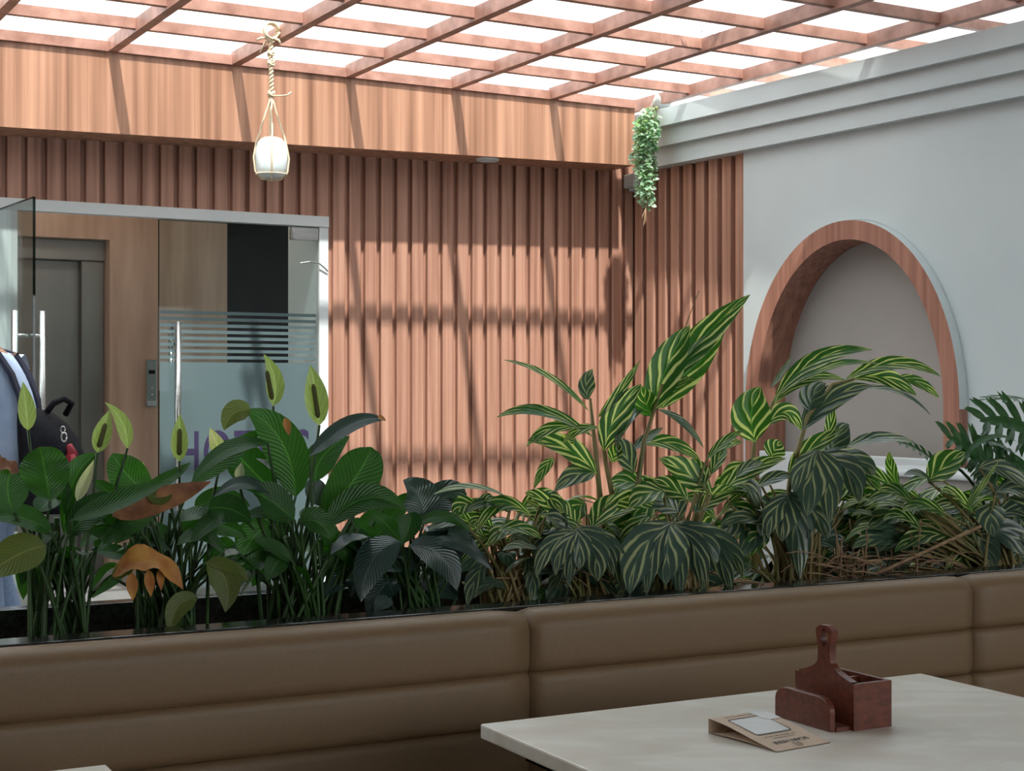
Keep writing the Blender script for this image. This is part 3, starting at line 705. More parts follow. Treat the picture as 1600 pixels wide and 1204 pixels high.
class Plant:
    def __init__(s, name, label, cat, px, o, group=None):
        b = PP(px, 900, o); s.px, s.o = px, o; b.z = .77
        s.base = b; s.root = empty(name, b, label, cat, group); s.f = {}; s.st = MB(); s.st.open = True; s.fl = []
        s.name = name
    def mbm(s, key):
        if key in 'ydo':
            key = key+str(len(s.f))
        if key not in s.f: s.f[key] = MB(); s.f[key].open = True
        return s.f[key]
    def rootpt(s, spread=.05):
        return s.base + BU*random.uniform(-spread, spread) + BN*random.uniform(-.05, .05)
    def leaf(s, b, t, wpx, o0=None, o1=None, c=None, mat='a', stem=True, rad=.0032, spread=.05, **k):
        o0 = s.o if o0 is None else o0; o1 = o0 if o1 is None else o1
        p0 = PP(b[0], b[1], o0); p2 = PP(t[0], t[1], o1)
        if c is None: p1 = (p0+p2)/2 + Vector((0, 0, (p2-p0).length*.12))
        else:
            om = (o0+o1)/2; m_ = PP(c[0], c[1], om)          # c lies on the curve's mid
            p1 = m_*2 - (p0+p2)/2
        w_ = wpx*Zat(b[0], o0)/F*(1.12 if s.name == 'variegated_ginger' else 1.05)
        blade(s.mbm(mat), p0, p1, p2, w_, **k)
        if stem:
            r0 = s.rootpt(spread); mid = (r0+p0)/2; mid.x = r0.x*.6+p0.x*.4; mid.y = r0.y*.6+p0.y*.4; mid.z = r0.z*.35+p0.z*.65
            s.st.tube(curve(r0, mid, p0), [rad*1.25-rad*.45*i/10 for i in range(11)], 7)
        return p0, p2
    def flower(s, b, t, wpx, o, mat, spad=True, c=None, tilt=10, roll=0, label=None):
        p0 = PP(*b, o); p2 = PP(*t, o)
        p1 = (p0+p2)/2 if c is None else PP(*c, o)
        m = MB(); m.open = True; w_ = wpx*Zat(b[0], o)/F
        blade(m, p0, p1, p2, w_, tilt=tilt, roll=roll, fold=.42, shape='spathe')
        sp_ = m.build('flower_spathe', mat, s.root, smooth=True)
        if label: sp_['label'] = label
        if spad:
            m = MB(); a = p0+(p2-p0)*.12; tb = p0+(p2-p0)*.68; off = (CAM-p0).normalized()*.008
            m.tube([a+off, a+(tb-a)*.1+off, a+(tb-a)*.9+off, tb+off], [.002, .005, .0045, .002], 8); m.build('spadix', m_spadix, sp_, smooth=True)
        r0 = s.rootpt(.03); mid = Vector((r0.x*.3+p0.x*.7, r0.y*.3+p0.y*.7, (r0.z+p0.z)/2))
        s.st.tube(curve(r0, mid, p0), .0026, 7)
    def finish(s, mats, stemmat):
        for key, m in s.f.items():
            nm, mt, lb = mats[key[0]]; o_ = m.build(nm, mt, s.root, smooth=True)
            if lb: o_['label'] = lb
        if s.st.v: s.st.build('stems', stemmat, s.root, smooth=True)
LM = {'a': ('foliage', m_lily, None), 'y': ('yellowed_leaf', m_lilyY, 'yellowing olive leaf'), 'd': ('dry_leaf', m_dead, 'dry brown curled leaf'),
      'o': ('withered_leaf', m_orange, 'ragged orange withered leaf'), 'g': ('dull_foliage', m_lilyD, 'dull blue-green leaves')}  # g: duller, bluer copy of the lily leaf colour
def filler(p, n, xr, yr, wr, lr, mat='a', shape='lance', orng=(-.08, .08), droopdir=True, **k):
    n = int(n*1.7); wr = (wr[0]*1.15, wr[1]*1.25); lr = (lr[0]*1.05, lr[1]*1.2)
    for i in range(n):
        x = random.uniform(*xr); y = random.uniform(*yr); l = random.uniform(*lr); a = random.uniform(-.2, 1.1)
        bx = x; by = y; tx = x + l*math.copysign(math.cos(abs(a)*.9), x-p.px+random.uniform(-25, 25)); ty = y + l*math.sin(a)*.9
        o0 = p.o + random.uniform(*orng)
        p.leaf((bx, by), (tx, ty), random.uniform(*wr), o0=o0, o1=o0+random.uniform(-.05, .07), c=((bx+tx)/2, (by+ty)/2-l*.14), mat=mat, shape=shape, tilt=random.uniform(15, 70), roll=random.uniform(-35, 35), wave=.06, **k)
# --- peace lily A (far left)
A = Plant('peace_lily', 'peace lily clump at the left end with scalloped leaves in front of the person', 'plant', 92, .30, 'peace lilies in the planter')
A.leaf((78, 782), (62, 698), 74, .27, .31, shape='oval', tilt=10, wave=.14, fold=.1)
A.leaf((22, 800), (20, 728), 60, .24, .26, c=(12, 765), shape='lily', tilt=20, roll=20)
A.leaf((30, 738), (-8, 722), 26, .24, .24, mat='d', stem=False, tilt=50, wave=.3)
A.leaf((72, 852), (-30, 905), 66, .22, .20, c=(25, 868), mat='y', shape='lily', tilt=25, roll=10, fold=.1)
A.leaf((80, 830), (-20, 812), 48, .26, .24, c=(30, 808), shape='lily', tilt=45)
A.leaf((104, 805), (152, 708), 44, .30, .32, c=(118, 745), shape='lily', tilt=10, fold=.35)
A.leaf((100, 835), (102, 742), 30, .30, .30, shape='lance', tilt=5, roll=50)
A.leaf((105, 838), (196, 782), 52, .26, .24, c=(150, 795), shape='lily', tilt=40)
A.leaf((60, 800), (95, 778), 40, .27, .30, c=(76, 785), shape='lily', tilt=60)
A.leaf((112, 812), (262, 752), 44, .24, .20, c=(190, 783), shape='lily', tilt=35, roll=-15, fold=.3)
A.leaf((175, 806), (330, 752), 40, .225, .20, c=(250, 782), mat='d', stem=False, shape='lily', tilt=15, wave=.2, fold=.3)
A.leaf((230, 770), (268, 768), 26, .215, .21, c=(250, 776), mat='y', stem=False, shape='oval', tilt=15)
A.leaf((150, 860), (188, 842), 30, .30, .34, c=(170, 838), shape='lily')
A.leaf((40, 870), (90, 830), 26, .30, .28, shape='lily', tilt=50)
for k in range(16):
    x = random.uniform(40, 160); A.leaf((x, random.uniform(840, 900)), (x+random.uniform(-60, 60), random.uniform(860, 940)), random.uniform(20, 34), .3+random.uniform(-.06, .08), .34, shape='lily', tilt=random.uniform(10, 70), wave=.1)
for k in range(14):
    x = random.uniform(40, 160); r0 = A.rootpt(.06); e = PP(x, random.uniform(800, 860), .3); A.st.tube(curve(r0, (r0+e)/2+Vector((0, 0, .02)), e), .0035, 7)
A.flower((44, 672), (36, 596), 29, .31, m_spathe, spad=False, label='single pale green spathe seen from behind', roll=12)
A.flower((152, 707), (171, 640), 30, .30, m_spathe)
A.flower((199, 700), (164, 628), 24, .33, m_spathe, spad=False, c=(200, 655))
m_sp2 = leaf_mat('cream_spathe', (.55, .52, .40), (.62, .58, .46), freq=4, slant=2, trans=.35)
A.flower((120, 782), (147, 718), 20, .27, m_sp2, spad=False)
A.finish(LM, m_stemg)
# --- peace lily B
Bp = Plant('peace_lily', 'peace lily clump before the button panel with an orange withered leaf', 'plant', 262, .32, 'peace lilies in the planter')
Bp.leaf((236, 778), (176, 708), 56, .33, .34, c=(196, 738), shape='lily', tilt=10, wave=.1)
Bp.leaf((192, 792), (144, 750), 26, .34, .36, shape='lily', tilt=30)
Bp.leaf((226, 764), (298, 722), 24, .32, .33, c=(262, 748), shape='lily', tilt=40)
Bp.leaf((300, 752), (412, 668), 34, .28, .30, c=(352, 712), shape='lily', tilt=25, roll=25)
Bp.leaf((176, 902), (286, 920), 46, .24, .22, c=(234, 874), mat='o', shape='lily', tilt=50, wave=.3)
Bp.leaf((205, 895), (208, 938), 18, .235, .22, mat='o', stem=False, shape='lance', tilt=0)
Bp.leaf((232, 890), (236, 932), 16, .235, .22, mat='o', stem=False, shape='lance', tilt=0)
Bp.leaf((250, 888), (252, 922), 12, .235, .22, mat='o', stem=False, shape='lance', tilt=0)
Bp.leaf((176, 904), (215, 880), 24, .24, .24, mat='y', stem=False, shape='lily', tilt=40)
Bp.leaf((308, 934), (266, 990), 34, .22, .19, c=(278, 948), shape='lily', tilt=20, mat='y')
Bp.leaf((350, 862), (276, 852), 38, .26, .24, c=(314, 838), shape='lily', tilt=55)
Bp.leaf((322, 878), (352, 956), 48, .22, .20, c=(352, 905), mat='y', shape='lily', tilt=15)
Bp.leaf((388, 905), (322, 880), 34, .24, .22, shape='lily', tilt=45, mat='y', stem=False)
Bp.leaf((200, 870), (150, 862), 32, .34, .36, shape='lily', tilt=50)
filler(Bp, 16, (190, 340), (790, 900), (22, 40), (40, 80), shape='lily')
for k in range(16):
    x = random.uniform(195, 340); r0 = Bp.rootpt(.07); e = PP(x, random.uniform(790, 850), .3+random.uniform(-.05, .08)); Bp.st.tube(curve(r0, (r0+e)/2+Vector((0, 0, .02)), e), .0035, 7)
Bp.flower((280, 720), (281, 646), 28, .33, m_spathe)
Bp.flower((346, 712), (328, 668), 24, .31, m_sp2, spad=False)
Bp.flower((222, 758), (224, 722), 16, .37, m_sp2, spad=False)
Bp.finish(LM, m_stemg)
# --- peace lily C (big leaves before the frosted door)
Cp = Plant('peace_lily', 'largest peace lily with broad dark leaves and two tall spathes', 'plant', 462, .32, 'peace lilies in the planter')
Cp.leaf((462, 776), (384, 640), 64, .27, .26, c=(440, 690), shape='lily', tilt=20, roll=-8, fold=.15)
Cp.leaf((392, 642), (350, 672), 36, .26, .25, c=(366, 645), mat='y', stem=False, shape='lily', tilt=20)
Cp.leaf((445, 652), (452, 680), 12, .255, .25, mat='o', stem=False, tilt=20)
Cp.leaf((418, 692), (300, 752), 34, .24, .22, c=(356, 704), shape='lily', tilt=30, roll=20)
Cp.leaf((502, 812), (580, 698), 72, .30, .32, c=(556, 745), shape='oval', tilt=10, fold=.08)
Cp.leaf((510, 822), (634, 796), 48, .26, .23, c=(572, 778), shape='lily', tilt=30, fold=.25)
Cp.leaf((484, 712), (602, 656), 34, .30, .28, c=(548, 664), mat='g', shape='lily', tilt=55, roll=10)
Cp.leaf((590, 652), (603, 657), 12, .28, .28, mat='o', stem=False, tilt=50)
Cp.leaf((492, 752), (546, 682), 48, .33, .34, c=(505, 712), shape='lily', tilt=20)
Cp.leaf((430, 772), (350, 688), 60, .32, .33, c=(382, 722), shape='lily', tilt=15)
Cp.leaf((455, 765), (400, 716), 28, .30, .28, c=(428, 736), mat='g', shape='lance', tilt=60)
Cp.leaf((460, 812), (395, 770), 56, .25, .23, c=(420, 780), shape='lily', tilt=30)
Cp.leaf((418, 768), (334, 776), 28, .24, .22, c=(378, 756), mat='g', shape='lily', tilt=45)
Cp.leaf((470, 815), (520, 840), 44, .24, .22, c=(495, 815), shape='lily', tilt=35)
Cp.leaf((455, 875), (398, 845), 30, .25, .24, shape='lily', tilt=45)
Cp.leaf((560, 900), (505, 870), 40, .30, .32, shape='lily', tilt=35)
Cp.leaf((500, 790), (486, 745), 34, .34, .36, shape='lily', tilt=25, mat='g')
Cp.leaf((560, 865), (610, 780), 26, .36, .40, c=(570, 820), shape='lily', tilt=15)
Cp.leaf((560, 880), (640, 770), 34, .36, .38, c=(612, 806), shape='lily', tilt=15)
filler(Cp, 18, (370, 560), (800, 890), (24, 44), (40, 80), shape='lily')
for k in range(20):
    x = random.uniform(380, 560); r0 = Cp.rootpt(.07); e = PP(x, random.uniform(790, 850), .3+random.uniform(-.05, .08)); Cp.st.tube(curve(r0, (r0+e)/2+Vector((0, 0, .02)), e), .004, 7)
Cp.flower((427, 634), (412, 553), 30, .31, m_spathe, c=(438, 590))
Cp.flower((499, 664), (485, 570), 38, .31, m_spathe, c=(494, 610))
Cp.flower((372, 750), (378, 722), 16, .30, m_sp2, spad=False)
Cp.finish(LM, m_stemg)
# --- dull lily D
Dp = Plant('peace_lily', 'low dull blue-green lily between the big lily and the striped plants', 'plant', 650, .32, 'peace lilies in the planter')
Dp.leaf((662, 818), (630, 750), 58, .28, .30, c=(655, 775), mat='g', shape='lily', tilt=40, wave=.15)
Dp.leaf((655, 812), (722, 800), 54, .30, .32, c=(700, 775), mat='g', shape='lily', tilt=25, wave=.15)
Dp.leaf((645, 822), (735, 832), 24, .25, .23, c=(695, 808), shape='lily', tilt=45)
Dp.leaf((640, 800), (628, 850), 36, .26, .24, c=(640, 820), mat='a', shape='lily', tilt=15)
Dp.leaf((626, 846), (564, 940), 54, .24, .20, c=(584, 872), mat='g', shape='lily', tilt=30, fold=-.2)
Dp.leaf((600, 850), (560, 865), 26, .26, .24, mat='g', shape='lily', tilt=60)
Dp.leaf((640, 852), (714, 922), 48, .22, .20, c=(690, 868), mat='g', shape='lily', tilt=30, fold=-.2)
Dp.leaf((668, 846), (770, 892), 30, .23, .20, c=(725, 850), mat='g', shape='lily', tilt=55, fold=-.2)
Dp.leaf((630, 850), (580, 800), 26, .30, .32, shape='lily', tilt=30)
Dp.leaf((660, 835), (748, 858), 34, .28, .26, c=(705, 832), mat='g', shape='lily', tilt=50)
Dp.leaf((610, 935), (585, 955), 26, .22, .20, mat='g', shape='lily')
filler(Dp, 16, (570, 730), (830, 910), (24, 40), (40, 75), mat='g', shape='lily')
for k in range(18):
    x = random.uniform(570, 740); r0 = Dp.rootpt(.09); e = PP(x, random.uniform(830, 890), .3+random.uniform(-.05, .08)); Dp.st.tube(curve(r0, (r0+e)/2+Vector((0, 0, .02)), e), .003, 7)
Dp.finish(LM, m_stemg)
# --- variegated gingers
GM = {'a': ('foliage', m_ging, None), 'g': ('drooping_foliage', m_gingD, 'striped leaves hanging down, sky sheen mixed into their grey-green'), 'd': ('dry_leaf', m_dead, 'dry brown leaf')}
GG = 'variegated ginger plants in the planter'
E = Plant('variegated_ginger', 'low striped ginger just right of the dull lily', 'plant', 790, .32, GG)
for a in [((800, 782), (677, 772), 26, (740, 762), 'a', 50), ((745, 788), (708, 808), 28, (722, 790), 'a', 30), ((795, 800), (730, 800), 26, (765, 785), 'g', 40), ((830, 805), (745, 832), 26, (780, 788), 'a', 40),
          ((770, 830), (730, 828), 22, (750, 812), 'a', 20), ((815, 830), (762, 855), 34, (788, 828), 'a', 45), ((885, 812), (820, 770), 26, (850, 782), 'a', 35), ((850, 775), (880, 800), 24, (862, 780), 'a', 40),
          ((760, 845), (715, 800), 20, (732, 815), 'a', 20), ((790, 862), (800, 890), 28, (792, 868), 'g', 25), ((820, 870), (828, 938), 26, (832, 900), 'g', 10), ((760, 880), (730, 948), 26, (742, 905), 'g', 10),
          ((790, 920), (740, 935), 24, (765, 912), 'g', 35), ((860, 832), (838, 902), 26, (846, 860), 'g', 10), ((850, 812), (882, 838), 30, (870, 812), 'g', 40), ((745, 795), (770, 780), 18, (760, 780), 'a', 40)]:
    b, t, w_, c, mt, ti = a; E.leaf(b, t, w_, .28, .24, c=c, mat=mt, tilt=ti, roll=random.uniform(-20, 20))
filler(E, 16, (720, 860), (800, 910), (18, 30), (45, 80), mat='g'); filler(E, 10, (730, 870), (780, 840), (16, 28), (45, 80), mat='a')
E.finish(GM, m_gstem)
# tall ginger
Fp = Plant('variegated_ginger', 'tallest striped ginger with canes rising before the slatted corner', 'plant', 965, .36, GG)
st1 = [PP(952, 900, .36), PP(940, 800, .36), PP(930, 700, .36), PP(922, 622, .36)]
st2 = [PP(980, 900, .37), PP(962, 800, .37), PP(946, 720, .37), PP(938, 660, .36)]
st3 = [PP(985, 900, .34), PP(992, 790, .34), PP(1006, 690, .33), PP(1035, 600, .33)]
for s_ in (st1, st2, st3): Fp.st.tube(s_, [.008, .0065, .005, .003], 8)
Fp.st.tube([PP(1070, 512, .33), PP(1082, 480, .34), PP(1092, 454, .34)], .0012, 5)
for a in [((920, 642), (786, 562), 21, (858, 590), 'a', 45, 10), ((926, 682), (776, 652), 26, (848, 644), 'a', 45, 0), ((932, 740), (824, 688), 40, (884, 700), 'a', 25, 10), ((905, 668), (822, 698), 20, (860, 670), 'a', 30, 0),
          ((866, 716), (834, 764), 16, (850, 732), 'a', 10, 0), ((930, 740), (866, 768), 32, (900, 742), 'g', 25, 0), ((920, 624), (926, 576), 26, (916, 600), 'g', 15, 20), ((934, 652), (1000, 562), 15, (968, 612), 'a', 30, 20),
          ((944, 704), (1002, 600), 40, (962, 650), 'a', 20, 20), ((990, 740), (960, 686), 32, (975, 706), 'g', 30, 0), ((935, 668), (880, 692), 16, (905, 672), 'a', 30, 0), ((955, 722), (966, 690), 22, (962, 705), 'a', 20, 0),
          ((1018, 645), (1078, 508), 50, (1042, 572), 'a', 8, 5), ((1040, 600), (1172, 460), 42, (1098, 528), 'a', 15, -5), ((1032, 638), (1136, 506), 44, (1080, 572), 'a', 25, 20), ((1030, 628), (1088, 590), 17, (1058, 600), 'a', 40, 0),
          ((1028, 640), (1100, 700), 14, (1066, 660), 'g', 40, 0), ((1000, 694), (1096, 722), 28, (1050, 694), 'a', 40, 0), ((1018, 650), (1005, 602), 34, (1008, 625), 'a', 10, 0), ((985, 706), (1036, 668), 18, (1012, 684), 'g', 50, 0),
          ((900, 690), (888, 675), 14, (893, 684), 'a', 20, 0), ((1005, 640), (962, 700), 22, (978, 655), 'g', 40, 0)]:
    b, t, w_, c, mt, ti, ro = a; Fp.leaf(b, t, w_, .35, .33, c=c, mat=mt, stem=False, tilt=ti, roll=ro)
Fp.finish(GM, m_gstem)
def rosette(p, c, tips, o0, o1, mt='g', wd=42):
    for t in tips:
        tx, ty = t[:2]; w_ = t[2] if len(t) > 2 else wd
        mx = c[0]*.42+tx*.58; my = min(c[1]+6, ty) + (ty-c[1])*.30
        p.leaf((c[0]+random.uniform(-6, 6), c[1]+random.uniform(-4, 4)), (tx, ty), w_, o0, o1, c=(mx+(tx-c[0])*.12, my), mat=t[3] if len(t) > 3 else mt, tilt=25, roll=(tx-c[0])*.25, fold=-.15)
G1 = Plant('variegated_ginger', 'striped ginger drooping over the trough left of the bench-top shadow', 'plant', 915, .30, GG)
rosette(G1, (906, 826), [(934, 908, 48), (888, 916, 28), (974, 926, 36), (838, 902, 26), (958, 900, 30), (868, 900, 26), (905, 890, 34)], .24, .17)
for a in [((872, 832), (832, 822), 26, 'g'), ((900, 822), (860, 778), 28, 'a'), ((930, 822), (1002, 790), 26, 'a'), ((900, 830), (820, 782), 24, 'a'), ((925, 826), (964, 772), 34, 'a'), ((940, 818), (980, 850), 30, 'g'), ((890, 820), (850, 770), 26, 'a')]:
    G1.leaf(a[0], a[1], a[2], .27, .30, mat=a[3], tilt=random.uniform(30, 60))
filler(G1, 14, (850, 980), (830, 920), (20, 34), (40, 75), mat='g'); filler(G1, 14, (850, 985), (775, 850), (18, 32), (45, 85), mat='a', orng=(-.02, .12))
G1.finish(GM, m_gstem)
G2 = Plant('variegated_ginger', 'striped ginger with the biggest fan of leaves spilling over the bench back', 'plant', 1060, .30, GG)
rosette(G2, (1050, 818), [(984, 928, 54), (1040, 914, 54), (1062, 938, 34), (1142, 932, 36), (1160, 902, 36), (1010, 930, 34), (1100, 925, 36), (1120, 880, 34)], .235, .14)
for a in [((1112, 772), (1030, 716), 40, 'a'), ((1075, 780), (1020, 750), 36, 'a'), ((1060, 800), (1005, 772), 34, 'g'), ((1104, 718), (1162, 672), 16, 'a'), ((1100, 760), (1080, 716), 30, 'a'), ((1090, 800), (1150, 760), 26, 'a'), ((1060, 812), (1052, 762), 30, 'g'), ((1110, 742), (1135, 700), 20, 'a'), ((1108, 765), (1060, 742), 30, 'a'), ((1085, 800), (1122, 780), 30, 'g')]:
    G2.leaf(a[0], a[1], a[2], .28, .31, mat=a[3], tilt=random.uniform(20, 50))
filler(G2, 16, (1000, 1140), (760, 880), (20, 34), (40, 75), mat='a', orng=(-.02, .12)); filler(G2, 12, (990, 1150), (850, 915), (20, 34), (40, 70), mat='g', orng=(0, .12))
G2.finish(GM, m_gstem)
H_ = Plant('variegated_ginger', 'striped ginger arching up in front of the arched niche', 'plant', 1232, .33, GG)
H_.st.tube([PP(1222, 900, .33), PP(1228, 800, .33), PP(1236, 740, .33), PP(1262, 650, .32), PP(1300, 600, .32), PP(1335, 592, .31)], [.008, .007, .006, .005, .004, .003], 8)
H_.st.tube([PP(1180, 890, .34), PP(1172, 760, .34), PP(1180, 680, .33), PP(1212, 620, .33)], [.007, .006, .005, .003], 8)
for a in [((1180, 690), (1188, 604), 58, (1174, 645), 'a', 10, 0), ((1210, 624), (1364, 546), 30, (1278, 562), 'a', 35, 0), ((1212, 622), (1374, 568), 18, (1290, 574), 'a', 45, 0), ((1208, 632), (1322, 594), 24, (1258, 592), 'a', 35, 0),
          ((1204, 606), (1238, 554), 10, (1222, 582), 'g', 50, 0), ((1252, 672), (1362, 602), 40, (1300, 622), 'g', 30, 0), ((1330, 608), (1454, 648), 16, (1400, 612), 'g', 50, 0), ((1322, 592), (1470, 588), 27, (1400, 568), 'a', 35, 0),
          ((1330, 592), (1432, 618), 30, (1384, 590), 'a', 25, 0), ((1398, 590), (1468, 622), 18, (1436, 598), 'a', 25, 0), ((1266, 642), (1290, 598), 38, (1270, 618), 'g', 10, 0), ((1196, 666), (1252, 672), 30, (1228, 644), 'a', 25, 0),
          ((1232, 742), (1320, 668), 30, (1268, 700), 'a', 30, 0), ((1322, 698), (1434, 694), 26, (1380, 684), 'g', 50, 0), ((1292, 690), (1300, 628), 16, (1298, 660), 'a', 10, 0), ((1296, 712), (1326, 662), 40, (1308, 682), 'g', 15, 0),
          ((1128, 768), (1228, 716), 30, (1176, 732), 'a', 35, 0), ((1130, 772), (1187, 794), 36, (1165, 758), 'g', 40, 0), ((1160, 690), (1118, 712), 14, (1140, 694), 'a', 40, 0), ((1190, 798), (1196, 848), 32, (1194, 812), 'g', 20, 0),
          ((1205, 715), (1222, 690), 34, (1212, 700), 'a', 20, 0), ((1180, 762), (1240, 742), 24, (1212, 746), 'g', 45, 0), ((1150, 745), (1192, 722), 20, (1172, 728), 'g', 40, 0)]:
    b, t, w_, c, mt, ti, ro = a; H_.leaf(b, t, w_, .32, .31, c=c, mat=mt, stem=b[1] > 760, tilt=ti, roll=ro)
rosette(H_, (1284, 706), [(1262, 806, 50), (1296, 818, 44), (1342, 784, 42), (1366, 742, 34), (1240, 770, 26)], .27, .20)
rosette(H_, (1232, 772), [(1222, 846, 44), (1262, 842, 40), (1292, 842, 40), (1200, 840, 30), (1250, 905, 44)], .28, .24)
filler(H_, 22, (1160, 1330), (780, 900), (20, 34), (40, 75), mat='g', orng=(0, .12)); filler(H_, 16, (1130, 1360), (715, 830), (18, 32), (40, 85), mat='a', orng=(0, .12))
H_.finish(GM, m_gstem)
J = Plant('variegated_ginger', 'striped ginger with hanging pale leaves at the right edge', 'plant', 1570, .26, GG)
for a in [((1548, 786), (1552, 838), 42, (1548, 808), 'g', 20, 0), ((1574, 776), (1606, 852), 46, (1592, 806), 'g', 20, 0), ((1522, 832), (1554, 890), 42, (1540, 856), 'g', 15, 0), ((1556, 768), (1625, 790), 34, (1592, 766), 'g', 50, 0),
          ((1450, 752), (1508, 706), 44, (1478, 726), 'a', 35, 0), ((1530, 730), (1612, 768), 30, (1570, 735), 'g', 40, 0), ((1535, 840), (1620, 880), 44, (1575, 835), 'g', 30, 0), ((1400, 770), (1340, 730), 24, (1370, 742), 'a', 30, 0),
          ((1405, 765), (1390, 705), 16, (1392, 730), 'a', 20, 0), ((1480, 808), (1408, 800), 26, (1444, 790), 'a', 30, 0), ((1500, 800), (1560, 720), 10, (1530, 765), 'a', 30, 0), ((1440, 830), (1380, 812), 26, (1410, 806), 'a', 30, 0),
          ((1430, 790), (1372, 768), 26, (1400, 768), 'a', 30, 0), ((1520, 800), (1470, 770), 24, (1492, 772), 'a', 30, 0), ((1545, 812), (1620, 812), 30, (1590, 796), 'g', 40, 0), ((1460, 760), (1412, 742), 22, (1440, 742), 'g', 40, 0)]:
    b, t, w_, c, mt, ti, ro = a; J.leaf(b, t, w_, .27, .22, c=c, mat=mt, tilt=ti, roll=ro, spread=.12)
filler(J, 26, (1370, 1600), (770, 890), (16, 30), (40, 80), mat='g', orng=(.02, .14)); filler(J, 22, (1340, 1600), (740, 860), (16, 28), (40, 80), mat='a', orng=(.02, .14))
J.finish(GM, m_gstem)
# --- philodendron
I_ = Plant('philodendron', 'split-leaf philodendron with deeply cut leaves before the grey wall', 'plant', 1575, .38)
def lobed(mb_, p0, p2, w_, tilt, n=6, sag=.06):
    p1 = (p0+p2)/2 + Vector((0, 0, (p2-p0).length*sag*2))
    fv = (CAM-p0); fv.z = 0; fv.normalize(); hint = fv*math.cos(math.radians(tilt)) + Vector((0, 0, 1))*math.sin(math.radians(tilt))
    blade(mb_, p0, p1, p2, w_*.26, tilt=tilt, shape='oval', fold=.1)
    for i in range(n):
        s_ = .06+.84*i/(n-1); p = bez(p0, p1, p2, s_); T = (bez(p0, p1, p2, s_+.03)-bez(p0, p1, p2, s_-.03)).normalized()
        Sd = T.cross(hint).normalized()
        for sg in (-1, 1):
            L = w_*.62*math.sin(PI*(.22+.66*s_))**.8*random.uniform(.85, 1.1); d = (Sd*sg + T*(.15+.7*s_)).normalized()
            q = p+d*L; mid = p+d*L*.5+hint*L*.08
            blade(mb_, p-T*.004, mid, q, w_*.125, tilt=tilt, shape='lance', fold=.1, seg=8)
            blade(mb_, p+d*L*.45, p+d*L*.7+T*L*.12, q+T*L*.22-d*L*.08, w_*.065, tilt=tilt, shape='lance', seg=5)
def philo(b, t, wpx, o0, o1, tilt, stemto=(1570, 850)):
    p0, p2 = PP(*b, o0), PP(*t, o1); w_ = wpx*Zat(b[0], o0)/F
    lobed(I_.mbm('a'), p0, p2, w_, tilt)
    r0 = I_.rootpt(.06); I_.st.tube(curve(r0, Vector((r0.x*.7+p0.x*.3, r0.y, p0.z)), p0), .004, 7)
philo((1625, 632), (1540, 628), 60, .42, .40, 75)
philo((1640, 690), (1530, 658), 100, .36, .34, 30)
philo((1560, 742), (1478, 682), 82, .34, .32, 35)
philo((1580, 748), (1500, 706), 80, .36, .34, 25)
philo((1570, 700), (1530, 690), 46, .38, .34, 50)
philo((1600, 740), (1535, 690), 50, .40, .36, 40)
philo((1460, 720), (1400, 690), 34, .40, .38, 45)
philo((1640, 760), (1570, 730), 70, .36, .32, 40)
I_.leaf((1502, 718), (1590, 690), 12, .30, .28, c=(1545, 684), stem=False, tilt=50)
I_.finish({'a': ('foliage', m_philo, None)}, m_stemg)
# --- dry stems and litter in the planter
m = MB(); m.open = True
for k in range(150):
    x = random.choice([random.uniform(1290, 1520), random.uniform(1290, 1480), random.uniform(800, 1300)]); y = random.uniform(870, 920); l = random.uniform(30, 90); a = random.uniform(-.5, .5)+(PI if random.random() < .5 else 0)
    o_ = random.uniform(.2, .4); p0 = PP(x, y, o_); p0.z = max(p0.z, .775); p2 = PP(x+l*math.cos(a), y-abs(l*math.sin(a))*.7, o_+random.uniform(-.04, .04)); p2.z = max(p2.z, .775)
    m.tube(curve(p0, (p0+p2)/2+Vector((0, 0, random.uniform(0, .03))), p2, 5), random.uniform(.001, .0022), 5)
for k in range(40):
    x = random.uniform(1300, 1440); o_ = random.uniform(.22, .4); p0 = PP(x, 900, o_); p0.z = .77; p2 = PP(x+random.uniform(-20, 20), random.uniform(810, 870), o_); m.tube(curve(p0, (p0+p2)/2+BU*random.uniform(-.02, .02), p2, 5), .0018, 5)
p0, p2 = PP(1360, 900, .22), PP(1532, 822, .22); m.tube(curve(p0, (p0+p2)/2, p2, 5), .004, 7)
tag(m.build('dry_stems', m_dry, smooth=True), 'tangle of dry brown stems lying on the planter soil at right', 'dry stems', kind='stuff')

# ================================================================== trailing vine in the corner
vn = empty('trailing_vine', V(.12, .16, 3.0), 'pale green trailing vine in a tipped white pot on the grey coping', 'hanging plant')
Zv = 9.60
axp = (P(1018, 172, Zv)-P(1042, 180, Zv)).normalized(); Mx = axp.to_track_quat('Z', 'Y').to_matrix()
pc = P(1048, 177, 9.70); pc.z = 3.03
m = MB(); m.lathe(pc, [(.001, 0), (.028, 0), (.03, .004), (.045, .10), (.05, .10), (.05, .115), (.043, .115), (.026, .01), (.001, .01)], 24, Mx); m.build('pot', m_white, vn, smooth=True)
m = MB(); m.open = True; stm = MB(); stm.open = True
strands = []
for k in range(22):
    x = random.uniform(996, 1026); yend = random.choice([random.uniform(230, 300), random.uniform(285, 330)])
    xe = 1008 + (x-1010)*(.9 if yend < 290 else .35) + random.uniform(-4, 4)
    o_ = Zv - random.uniform(-.03, .07)
    pts = [P(1032, 170, 9.75), P(x*.5+1025*.5, 168, o_), P(x, 185+random.uniform(-5, 10), o_)]
    n_ = int((yend-185)/6)
    for j in range(1, n_+1): pts.append(P(x+(xe-x)*j/n_+random.uniform(-2, 2), 185+(yend-185)*j/n_, o_+random.uniform(-.008, .008)))
    strands.append(pts); stm.tube(pts, .0018, 5)
